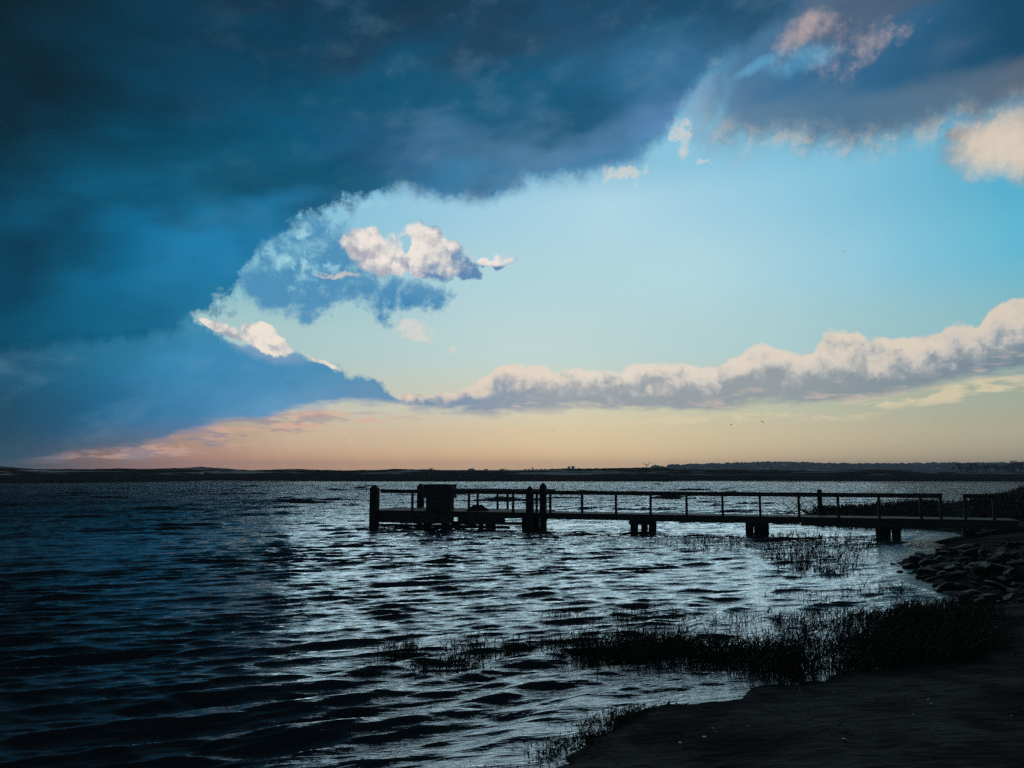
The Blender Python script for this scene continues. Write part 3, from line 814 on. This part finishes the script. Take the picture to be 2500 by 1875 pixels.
reed_patch('beach_debris', [([(1150, 1850), (1330, 1800), (1420, 1770), (1560, 1730), (1600, 1740), (1480, 1790), (1350, 1850), (1200, 1890)], 2600), ([(1250, 1780), (1420, 1740), (1500, 1720), (1500, 1750), (1280, 1830)], 1500), ([(1130, 1875), (1250, 1790), (1400, 1730), (1640, 1690), (1660, 1715), (1400, 1780), (1250, 1875)], 1100)],
           0.085, 8, 'tangle of short weed and stubble at the near water edge', lean=1.2, width=0.006, bent=0.5, clump=0.25)
reed_patch('beach_debris', [([(1420, 1870), (1500, 1800), (1700, 1740), (2000, 1700), (2480, 1650), (2480, 1870)], 420)], 0.06, 9, 'scattered straw on the dark sand of the beach', lean=1.6, width=0.005, bent=0.5)

# ------------------------------------------------------------------ pier
AX = lambda px, off=0.0: (lambda k: k * (35.54 + off) / (1 + 0.295 * k))((px - 1250) / F_PX)
LY = lambda X, off=0.0: 35.54 - 0.295 * X + off
PA = math.atan(-0.295)
def pier_pt(px, off=0.0):
    X = AX(px, off); return X, LY(X, off)
pier = empty('pier', (*pier_pt(1600), 0.0), PA)
tag(pier, 'long low wooden pier with one railing reaching from the right bank into the bay', 'pier')
pm = (Matrix.Translation(pier.location) @ Matrix.Rotation(PA, 4, 'Z')).inverted()
def lp(px, off=0.0):
    """pier's own coordinates: x along the deck, y across it (front face at 0)"""
    X, Y = pier_pt(px, off); q = pm @ Vector((X, Y, 0)); return q.x, q.y
DK = 0.80
x0, x1, x2 = lp(908)[0], lp(1315)[0], lp(2470)[0]
WIDE, NARROW = 3.0, 1.5
rnd = random.Random(3)
mb = MB(); x = x0
while x < x2:
    w = 0.145; d = WIDE if x < x1 else NARROW
    mb.box((x + w / 2, d / 2 - 0.02, DK - 0.02 + rnd.uniform(-0.004, 0.004)), (w - 0.008, d + rnd.uniform(0.0, 0.05), 0.04), 0, 0.004)
    x += w
mb.build('deck', M_WOOD, pier)
def beam(xa, xb, y, za, zb, name='deck_beam', mat=None, t=0.07):
    m = MB(); m.box(((xa + xb) / 2, y, (za + zb) / 2), (abs(xb - xa), t, zb - za), 0, 0.008); return m.build(name, mat or M_WOOD, pier)
beam(x0 + 0.3, lp(1108)[0], 0.08, 0.22, DK - 0.045)
beam(lp(1118)[0], lp(1232)[0], 0.08, 0.24, DK - 0.045)
beam(lp(1108)[0] + 0.01, lp(1118)[0] - 0.01, 0.08, 0.52, DK - 0.045)
beam(lp(1232)[0] + 0.01, lp(1570)[0] - 0.01, 0.08, 0.53, DK - 0.045)
beam(lp(1570)[0] + 0.01, lp(1945)[0] - 0.01, 0.05, 0.51, DK - 0.045)
beam(lp(1945)[0] + 0.01, x2, 0.05, 0.45, DK - 0.045)
beam(x0 + 0.3, x1, WIDE - 0.1, 0.45, DK - 0.045)
beam(x1 + 0.01, x2, NARROW - 0.1, 0.5, DK - 0.045)
RT = 1.79
def rail(pa, pb, y=0.06):
    m = MB(); a, b = lp(pa)[0], lp(pb)[0]
    m.box(((a + b) / 2, y, RT - 0.02), (b - a, 0.15, 0.04), 0, 0.006)
    m.box(((a + b) / 2, y, RT - 0.11), (b - a, 0.045, 0.135), 0, 0.006)
    m.build('handrail', M_WOOD, pier)
rail(931, 1287); rail(1302, 2291); rail(2341, 2424)
rail(972, 1320, WIDE - 0.15)
def rpost(px, y=0.06, w=0.10, zt=RT - 0.044, zb=DK - 0.2):
    m = MB(); m.box((lp(px)[0], y + (0.055 if y < 1 else -0.055), (zt + zb) / 2), (w, 0.09, zt - zb), 0, 0.008)
    m.build('rail_post', M_WOOD, pier)
for px in (1007, 1144, 1251, 1308, 1341, 1418, 1500, 1584, 1671, 1758, 1849, 1943, 2038, 2137, 2238, 2286, 2345, 2415): rpost(px)
for px in (1120, 1171, 1197): rpost(px, WIDE - 0.15)
def capped(px, y, w, zt, zb=-0.9):
    m = MB(); X = lp(px)[0]
    m.box((X, y, (zt - 0.16 + zb) / 2), (w, w, zt - 0.16 - zb), 0, 0.012)
    h = w / 2
    m.add([(X - h, y - h, zt - 0.16), (X + h, y - h, zt - 0.16), (X + h, y + h, zt - 0.16), (X - h, y + h, zt - 0.16), (X - h * .22, y - h * .22, zt), (X + h * .22, y - h * .22, zt), (X + h * .22, y + h * .22, zt), (X - h * .22, y + h * .22, zt)],
          [(0, 1, 5, 4), (1, 2, 6, 5), (2, 3, 7, 6), (3, 0, 4, 7), (4, 5, 6, 7)])
    m.build('capped_post', M_PILE, pier)
capped(921, -0.14, 0.36, 2.0); capped(966, WIDE + 0.15, 0.30, 2.02); capped(1030, WIDE + 0.15, 0.30, 2.0)
capped(1295, -0.14, 0.30, 1.98); capped(1327, -0.14, 0.27, 2.14)
def pile(px, y, w=0.24, zt=0.6):
    m = MB(); X = lp(px)[0]; m.tube([(X, y, -0.9), (X, y, zt)], [w / 2, w / 2 * 0.96], 10); m.build('pile', M_PILE, pier, smooth=False)
pile(1274, 0.35, 0.2); pile(1306, 0.35, 0.22)
beam(x0 + 0.3, lp(1240)[0], 0.3, 0.03, 0.15, 'shade_band', M_PILE, 0.1)  # added dark band in place of the pier's shadow and reflection on water
beam(x0 + 0.3, lp(1240)[0], WIDE - 0.2, 0.03, 0.17, 'shade_band', M_PILE, 0.1)  # second added band of shade, along the back of the pier head
for px in (1025, 1076, 1160, 1190): pile(px, 0.9, 0.26)
for px in (1000, 1150, 1270): pile(px, WIDE - 0.4, 0.3)
for grp in ((1538, 1561, 1583), (1822, 1842, 1860), (2144, 2164, 2184), (2360, 2376)):
    for i, px in enumerate(grp): pile(px, 0.85 + 0.35 * (i % 2), 0.36 if i != 1 else 0.32, 0.5)
    a, b = lp(grp[0] - 8)[0], lp(grp[-1] + 6)[0]
    m = MB(); m.box(((a + b) / 2, NARROW / 2, 0.42), (b - a, NARROW - 0.3, 0.16), 0, 0.01); m.build('pile_cap', M_PILE, pier)
m = MB(); m.tube([(lp(2003)[0], NARROW + 0.15, 0.3), (lp(2003)[0], NARROW + 0.15, 1.84), (lp(2003)[0], NARROW + 0.15, 1.88)], [0.10, 0.10, 0.06], 10); m.build('pile', M_PILE, pier)

# cabinet on the pier head
X, Y = pier_pt(1076, 0.55)
cab = tag(empty('cabinet', (X, Y, DK), PA), 'boxy dark wooden cabinet with a wider top standing on the pier head', 'cabinet')
m = MB(); m.box((0.0, 0, 0.29), (1.22, 0.55, 0.58), 0, 0.01); m.build('body', M_WOOD, cab)
m = MB(); m.box((0.0, 0, 0.90), (1.40, 0.72, 0.62), 0, 0.015)
for i in range(7): m.box((-0.6 + i * 0.2, -0.368, 0.90), (0.17, 0.02, 0.56), 0, 0.004)
m.build('top_box', M_WOOD, cab)
m = MB(); m.box((0, 0, 1.225), (1.46, 0.78, 0.035), 0, 0.006); m.build('lid', M_WOOD, cab)
m = MB(); m.box((0.16, -0.30, 0.30), (0.09, 0.05, 0.56), 0, 0.006); m.build('post', M_WOOD, cab)

# small dark lump on the deck, made up of stacked rings
X, Y = pier_pt(1167, 1.2)
m = MB(); rr_ = random.Random(2)
for i in range(9):
    ring = []; R0 = 0.42 - i * 0.035
    for k in range(22):
        t = k / 21 * 2 * math.pi; ring.append((R0 * math.cos(t) * 1.3 + rr_.uniform(-.02, .02), R0 * math.sin(t) * 0.8, 0.02 + i * 0.028 + rr_.uniform(-.01, .01)))
    m.tube(ring, [0.022] * 22, 5)
o = m.build('deck_lump', M_PILE, None, (X, Y, DK), True)
tag(o, 'low dark lump of stacked rings lying on the pier head', 'rope')

# ------------------------------------------------------------------ driftwood branches by the pier
def branchy(name, base, hgt, spread, seed, n=14, dirx=-0.4, r0=0.035):
    rnd = random.Random(seed); mb = MB()
    def grow(p, d, L, r, depth):
        pts = [p]; q = p; dd = d
        for i in range(4):
            dd = (dd + Vector((rnd.gauss(0, .25), rnd.gauss(0, .25), rnd.gauss(0, .2)))).normalized(); q = q + dd * L / 4
            q.z = max(q.z, 0.01); pts.append(q)
        mb.tube(pts, [r * (1 - .17 * i) for i in range(5)], 5)
        if depth > 0:
            for _ in range(rnd.randint(2, 4)):
                k = rnd.randint(1, 4); nd = (dd + Vector((rnd.gauss(0, .8), rnd.gauss(0, .8), rnd.gauss(0.1, .5)))).normalized()
                grow(pts[k], nd, L * rnd.uniform(.45, .75), r * .5, depth - 1)
    for _ in range(n):
        d = Vector((dirx + rnd.gauss(0, .6), rnd.gauss(0, .5), rnd.uniform(0.1, 0.7))).normalized()
        grow(Vector((rnd.gauss(0, spread), rnd.gauss(0, .2), 0)), d, hgt * rnd.uniform(.6, 1.2), r0 * rnd.uniform(.5, 1), 2)
    return mb.build(name, M_BARK, None, base)
w = at(2025, 1262, 0.0); gz = float(ground_z(w.x, w.y + 3)[0])
tag(branchy('driftwood', (w.x - 0.2, w.y + 3.0, gz), 1.5, 0.7, 4, 12, -0.7), 'tangled dead branches washed up behind the pier', 'driftwood')
w = at(2052, 1262, 0.0)
tag(branchy('shrub', (w.x + 0.2, w.y + 2.6, gz + 0.1), 0.75, 0.45, 6, 34, 0.0, 0.03), 'dense low dark bush just right of the dead branches behind the pier', 'bush')

# ------------------------------------------------------------------ rocks
def rock_mesh(seed):
    rnd = random.Random(seed); bm = bmesh.new(); bmesh.ops.create_icosphere(bm, subdivisions=3, radius=1.0)
    offs = [(Vector((rnd.gauss(0, 1), rnd.gauss(0, 1), rnd.gauss(0, 1))).normalized(), rnd.uniform(0.45, 0.85)) for _ in range(12)]
    ph = [rnd.uniform(0, 6) for _ in range(6)]
    for v in bm.verts:
        p = v.co.copy()
        for n_, k in offs:
            dd = p.dot(n_) - k
            if dd > 0: p -= n_ * dd * 0.98
        p *= 1 + 0.04 * math.sin(p.x * 5 + ph[0]) * math.sin(p.y * 6 + ph[1]) + 0.03 * math.sin(p.z * 9 + ph[2]) * math.sin(p.x * 11 + ph[3])
        v.co = p
    me = bpy.data.meshes.new('rock'); bm.to_mesh(me); bm.free(); me.materials.append(M_ROCK)
    return me
RM = [rock_mesh(s) for s in range(8)]
def rock(px, py, size, label, group=None, mat=None, seed=0, z=0.35, name='rock'):
    rnd = random.Random(seed * 7 + 1)
    w = at(px, py, z); g = float(ground_z(w.x, w.y)[0])
    w = at(px, py, g)
    g = float(ground_z(w.x, w.y)[0])
    me = RM[seed % 8]
    if mat: me = me.copy(); me.materials[0] = mat
    o = bpy.data.objects.new(name, me); COL.objects.link(o)
    o.location = (w.x, w.y, g + size * 0.12); o.rotation_euler = (rnd.uniform(-.3, .3), rnd.uniform(-.3, .3), rnd.uniform(0, 6.3))
    o.scale = (size * rnd.uniform(.9, 1.4), size * rnd.uniform(.8, 1.1), size * rnd.uniform(.28, .55))
    tag(o, label, 'rock', group); return o
rock(2310, 1410, 0.42, 'largest rounded boulder at the water edge of the stony bank', seed=3, name='boulder')
rock(2472, 1450, 0.13, 'small pale stone on the dark bank near the right edge', mat=M_PALEROCK, seed=5)
rr_ = random.Random(12)
for i in range(230):
    while True:
        px, py = rr_.uniform(2190, 2500), rr_.uniform(1318, 1462)
        if py > 1350 + (2290 - px) * 0.30 and py > 1330 and py < 1400 + (px - 2215) * 0.62: break
    rock(px, py, (0.05 + 0.30 * rr_.random() ** 2.2) * (1.0 if i % 11 else 1.5), 'dark rounded stone among the many on the bank at the right', 'stones on the right bank', seed=i + 20)
for i, (px, py) in enumerate([(2150, 1376), (2182, 1379), (2152, 1402), (2197, 1400), (2222, 1401), (2247, 1413), (2290, 1434), (2310, 1438), (2130, 1372), (2170, 1395)]):
    rock(px, py, 0.09 + 0.02 * (i % 4), 'small dark stone standing in the bright water off the bank', 'stones in the cove water', seed=i + 300, z=0.0)

for i, (px, py) in enumerate([(1742, 1773), (1748, 1787), (1719, 1800), (1947, 1738), (1951, 1680), (2060, 1804), (2037, 1683), (2268, 1703), (2275, 1716), (2130, 1702), (2232, 1736), (1826, 1766), (2470, 1745), (1660, 1812)]):
    rock(px, py, 0.016 + 0.006 * (i % 3), 'tiny pale pebble lying on the dark sand of the near beach', 'pale pebbles on the sand', M_PALEROCK, seed=i + 500, z=0.3, name='pebble')

# ------------------------------------------------------------------ far things
def tree(px, ytop, yb, D, spreadk, label, group, seed, name='tree', dens=90):
    rnd = random.Random(seed)
    b = atd(px, yb, D); H = (yb - ytop) * D / F_PX; W = H * spreadk
    root = tag(empty(name, (b.x, b.y, b.z - 0.2)), label, 'tree' if name == 'tree' else 'bush', group)
    t = MB(); t.tube([(0, 0, -0.5), (0.02 * H, 0, H * .3), (0.0, 0.02 * H, H * .75)], [H * .05, H * .035, H * .012], 6)
    for k in range(5):
        a = rnd.uniform(0, 6.28); z = H * rnd.uniform(.25, .5)
        t.tube([(0, 0, z), (math.cos(a) * W * .25, math.sin(a) * W * .25, z + H * .2), (math.cos(a) * W * .42, math.sin(a) * W * .42, z + H * .28)], [H * .02, H * .013, H * .005], 5)
    t.build('trunk', M_BARK, root)
    c = MB()
    cl = [(rnd.gauss(0, .24) * W, rnd.gauss(0, .24) * W, H * rnd.uniform(.35, .85), rnd.uniform(.12, .24) * W) for _ in range(14)]
    for (x, y, z, r_) in cl:
        for _ in range(dens):
            d = Vector((rnd.gauss(0, 1), rnd.gauss(0, 1), rnd.gauss(0, .7))).normalized() * r_ * rnd.uniform(.4, 1.1)
            p = Vector((x, y, z)) + d; s = H * rnd.uniform(.025, .05)
            u_ = Vector((rnd.gauss(0, 1), rnd.gauss(0, 1), rnd.gauss(0, 1))).normalized(); v_ = u_.cross(Vector((rnd.gauss(0, 1), rnd.gauss(0, 1), 1))).normalized()
            c.add([p - u_ * s, p + v_ * s * .6, p + u_ * s, p - v_ * s * .6], [(0, 1, 2, 3)])
    c.build('crown', M_LEAF, root)
    return root
tree(1052, 1141.5, 1151, 300, 1.9, 'lone dark bush breaking the dune skyline left of the middle', None, 1, 'shrub')
tree(1236, 1144.0, 1157, 285, 2.6, 'wide low dark thicket on the dunes under the far rooftops', None, 2, 'shrub')
tree(1618, 1148.5, 1157, 280, 2.6, 'low dark thicket on the dunes right of the nesting pole', None, 3, 'shrub')
k = 0
for px, yt, yb, wk in ((2345, 1129, 1152, .9), (2372, 1131, 1153, 1.0), (2386, 1127.5, 1153, .8), (2408, 1131, 1153, 1.1), (2432, 1132, 1153, 1.1), (2455, 1130, 1154, 1.0), (2474, 1127, 1155, 1.0), (2492, 1124, 1156, 1.1), (2520, 1121, 1158, 1.1), (2362, 1137, 1154, 1.4), (2470, 1139, 1157, 1.4)):
    k += 1
    tree(px, yt, yb, 520 + 25 * (k % 4), wk, 'dark tree in the grove on the shore at the far right', 'trees at the far right shore', 30 + k)

def house(px, ytop, ybase, D, w_px, label, group=None, wall=None, roof_hip=False, chimney=False):
    b = atd(px, ybase, D); H = (ybase - ytop) * D / F_PX; W = w_px * D / F_PX
    root = tag(empty('house', (b.x, b.y, b.z)), label, 'house', group)
    wh = H * 0.62; dp = W * 0.7
    m = MB(); m.box((0, 0, wh / 2 - 0.5), (W, dp, wh + 1.0)); m.build('wall', wall or M_HWALL, root)
    m = MB(); e = 0.06 * W; r_ = W * 0.25 if roof_hip else 0.0
    m.add([(-W / 2 - e, -dp / 2 - e, wh), (W / 2 + e, -dp / 2 - e, wh), (W / 2 + e, dp / 2 + e, wh), (-W / 2 - e, dp / 2 + e, wh), (-W / 2 - e + r_, 0, H), (W / 2 + e - r_, 0, H)],
          [(0, 1, 5, 4), (2, 3, 4, 5), (1, 2, 5), (3, 0, 4), (3, 2, 1, 0)])
    rf = m.build('roof', M_HROOF, root)
    if chimney:
        m = MB(); m.box((W * .2, 0, H), (W * .07, W * .07, H * .4)); m.build('chimney', M_HWALL2, rf)
    for i in (-1, 0, 1):
        m = MB(); m.box((i * W * .28, -dp / 2 - 0.02, wh * .5), (W * .13, 0.06, wh * .35)); m.build('window', M_GLASS, root)
    return root
house(1151, 1143.8, 1148, 900, 15, 'pale roofed house farthest left on the dune skyline', roof_hip=True)
house(1187, 1145.0, 1148, 1000, 8, 'small house on the skyline just right of the leftmost far house')
house(1226, 1145.2, 1148, 1100, 9, 'small house on the skyline above the wide thicket')
house(1300, 1141.0, 1147, 1200, 3, 'narrow tower-like building on the middle skyline', wall=M_HWALL2)
house(1389, 1138.8, 1147, 1250, 6, 'tall house on the skyline, left one of a close pair', wall=M_HWALL2)
house(1399, 1138.2, 1147, 1250, 7, 'tall house on the skyline, right one of a close pair', wall=M_HWALL2, chimney=True)
house(1730, 1137, 1147, 1060, 16, 'pale house in the trees where the wooded ridge begins')
house(1748, 1139, 1147, 1070, 16, 'wide pale house right beside the first house on the ridge', wall=M_HWALL2)
house(1700, 1141, 1147, 1050, 14, 'low grey house at the left foot of the wooded ridge', wall=M_HWALL2)
house(1838, 1139.5, 1146, 1080, 12, 'grey house halfway along the ridge left of the bright white house', wall=M_HWALL2)
house(1866, 1138, 1144.5, 1080, 20, 'bright white house with a path below it on the ridge', roof_hip=True)
house(1945, 1142, 1148, 1060, 14, 'pale house low on the ridge, left of a wider one')
house(1983, 1142, 1148, 1060, 18, 'wide pale house low on the ridge slope')
house(2290, 1139, 1144, 900, 6, 'small white house left of the grove at the far right')
house(2322, 1143, 1149, 860, 12, 'grey house at the left foot of the far right grove', wall=M_HWALL2)
house(2371, 1132, 1139, 640, 9, 'white gabled house among the grove, roof above the trees')
house(2417, 1138, 1144, 640, 14, 'pale house inside the far right grove', chimney=True)
house(2295, 1148, 1152, 800, 10, 'low white house by the far water left of the grove')

# osprey pole
D = 300.0
b = atd(1579, 1156, D); tp = atd(1579, 1134.5, D).z - b.z
pole = tag(empty('nesting_pole', (b.x, b.y, b.z)), 'tall pole with a forked wooden nest frame on the far dunes', 'nesting pole')
m = MB(); m.tube([(0, 0, -1), (0, 0, tp)], [0.16, 0.13], 8); m.build('mast', M_PILE, pole)
m = MB()
m.box((0, 0, tp), (1.3, 0.7, 0.18))
for sx in (-1, 1): m.tube([(sx * 0.55, 0, tp), (sx * 1.4, 0, tp + 0.85)], [0.11, 0.07], 6)
m.build('nest_frame', M_PILE, pole)

# leaning stakes, buoys and birds on the water
def stake(px, yb, yt, lx, label):
    w = at(px, yb); H = (yb - yt) * w.y / F_PX
    m = MB(); m.tube([(0, 0, -0.5), (lx * w.y / F_PX, 0, H)], [0.06, 0.045], 6)
    tag(m.build('stake', M_PILE, None, (w.x, w.y, 0)), label, 'stake')
stake(1377, 1199, 1181, -4, 'thin leaning stake in the bay above the pier railing, left of two')
stake(1467, 1193, 1183, -4, 'short leaning stake in the bay above the railing, right of two')
def buoy(px, py, rad, label):
    w = at(px, py)
    root = tag(empty('buoy', (w.x, w.y, 0)), label, 'buoy')
    bm = bmesh.new(); bmesh.ops.create_uvsphere(bm, u_segments=16, v_segments=10, radius=rad)
    me = bpy.data.meshes.new('float'); bm.to_mesh(me); bm.free(); me.materials.append(M_BUOY)
    o = bpy.data.objects.new('float', me); COL.objects.link(o); o.parent = root; o.location = (0, 0, rad * .5)
    m = MB(); m.tube([(0, 0, rad * 1.4), (0, 0, rad * 1.9)], [rad * .12, rad * .1], 6); m.build('mooring_eye', M_PILE, root)
buoy(1138, 1189, 0.17, 'small pale round buoy on the water above the pier head')
buoy(768, 1188, 0.15, 'small white buoy far out, left of the pier')
buoy(153, 1281, 0.05, 'tiny pale float on the dark water at the left')

def bird(name, loc, span, rz, roll, mat, label, group=None, flap=0.35):
    """one continuous body: trunk, head, beak, tail and two swept wings"""
    bm = bmesh.new()
    L = span * 0.42
    prof = [(-.5, .01, 0), (-.36, .035, 0), (-.15, .085, 0), (.08, .095, .01), (.24, .06, .025), (.31, .055, .04), (.38, .045, .04), (.44, .012, .03), (.5, .004, .02)]
    rings = []
    for x, r_, z in prof:
        rings.append([bm.verts.new((x * L, r_ * L * 1.1 * math.cos(t), z * L + r_ * L * math.sin(t))) for t in [k * math.pi / 4 for k in range(8)]])
    for a, b_ in zip(rings, rings[1:]):
        for k in range(8): bm.faces.new((a[k], a[(k + 1) % 8], b_[(k + 1) % 8], b_[k]))
    bm.faces.new(rings[0][::-1]); bm.faces.new(rings[-1])
    for sg in (-1, 1):
        sec = []
        for t, c_, sw, z in ((0.03, .34, .0, .03), (.22, .32, .05, .03 + flap * .28), (.42, .26, .0, .03 + flap * .34), (.72, .15, -.16, .03 + flap * .22), (1.0, .02, -.36, .03 + flap * .05)):
            y = sg * t * span / 2; x = sw * L; h = .018 * L
            sec.append([bm.verts.new(p) for p in ((x + c_ * L / 2, y, z * L), (x, y, z * L + h), (x - c_ * L / 2, y, z * L), (x, y, z * L - h))])
        for a, b_ in zip(sec, sec[1:]):
            for k in range(4): bm.faces.new((a[k], a[(k + 1) % 4], b_[(k + 1) % 4], b_[k]))
        bm.faces.new(sec[-1]); bm.faces.new(sec[0][::-1])
    t0, t1 = bm.verts.new((-.45 * L, -.03 * L, 0)), bm.verts.new((-.45 * L, .03 * L, 0)); t2, t3 = bm.verts.new((-.68 * L, .12 * L, 0)), bm.verts.new((-.68 * L, -.12 * L, 0))
    bm.faces.new((t0, t1, t2, t3))
    bmesh.ops.recalc_face_normals(bm, faces=bm.faces)
    me = bpy.data.meshes.new(name); bm.to_mesh(me); bm.free(); me.materials.append(mat)
    o = bpy.data.objects.new(name, me); COL.objects.link(o); o.location = loc; o.rotation_euler = (roll, 0, rz)
    return tag(o, label, 'bird', group)
w = at(323, 1208)
bird('gull', (w.x, w.y, 0.5), 1.15, 2.6, 0.5, M_GULL, 'white gull skimming low over the dark water at the left')
for px, py, D, sp, lab in ((1350, 1051, 110, 0.75, 'dark bird flying alone above the middle of the dunes'),
                           (1785, 1037, 95, 0.75, 'blurred dark speck built as a bird under the long cloud, left of a close pair'),  # this pair: blurred specks given a bird's shape
                           (1861, 1030, 95, 0.8, 'blurred dark speck built as a bird under the long cloud, right of a close pair'),
                           (842, 1070, 140, 0.7, 'uppermost of three small dark birds over the orange sky at the left'),
                           (847, 1091, 140, 0.7, 'middle of three small dark birds over the orange sky at the left'),
                           (821, 1116, 150, 0.7, 'lowest of three small dark birds near the left skyline'),
                           (2061, 614, 70, 0.55, 'small dark bird high in the clear blue sky'),
                           (2283, 1029, 120, 0.8, 'small dark bird low at the far right over the ridge')):
    p = atd(px, py, D)
    bird('flying_bird', p, sp, random.Random(px).uniform(0.8, 2.4), random.Random(py).uniform(-.5, .5), M_BIRD, lab)

# ------------------------------------------------------------------ thin haze over the bay
m = bpy.data.materials.new('bay_haze'); m.use_nodes = True; m.node_tree.nodes.clear()
vn = m.node_tree.nodes.new('ShaderNodeVolumePrincipled')
vn.inputs['Color'].default_value = (0.72, 0.84, 1.0, 1); vn.inputs['Density'].default_value = 0.00021; vn.inputs['Anisotropy'].default_value = 0.2
on = m.node_tree.nodes.new('ShaderNodeOutputMaterial'); m.node_tree.links.new(vn.outputs[0], on.inputs['Volume'])
mb = MB(); mb.box((0, 900, 18.0), (5600, 5200, 42.0))
tag(mb.build('haze', m), 'thin pale haze lying over the bay', kind='stuff')
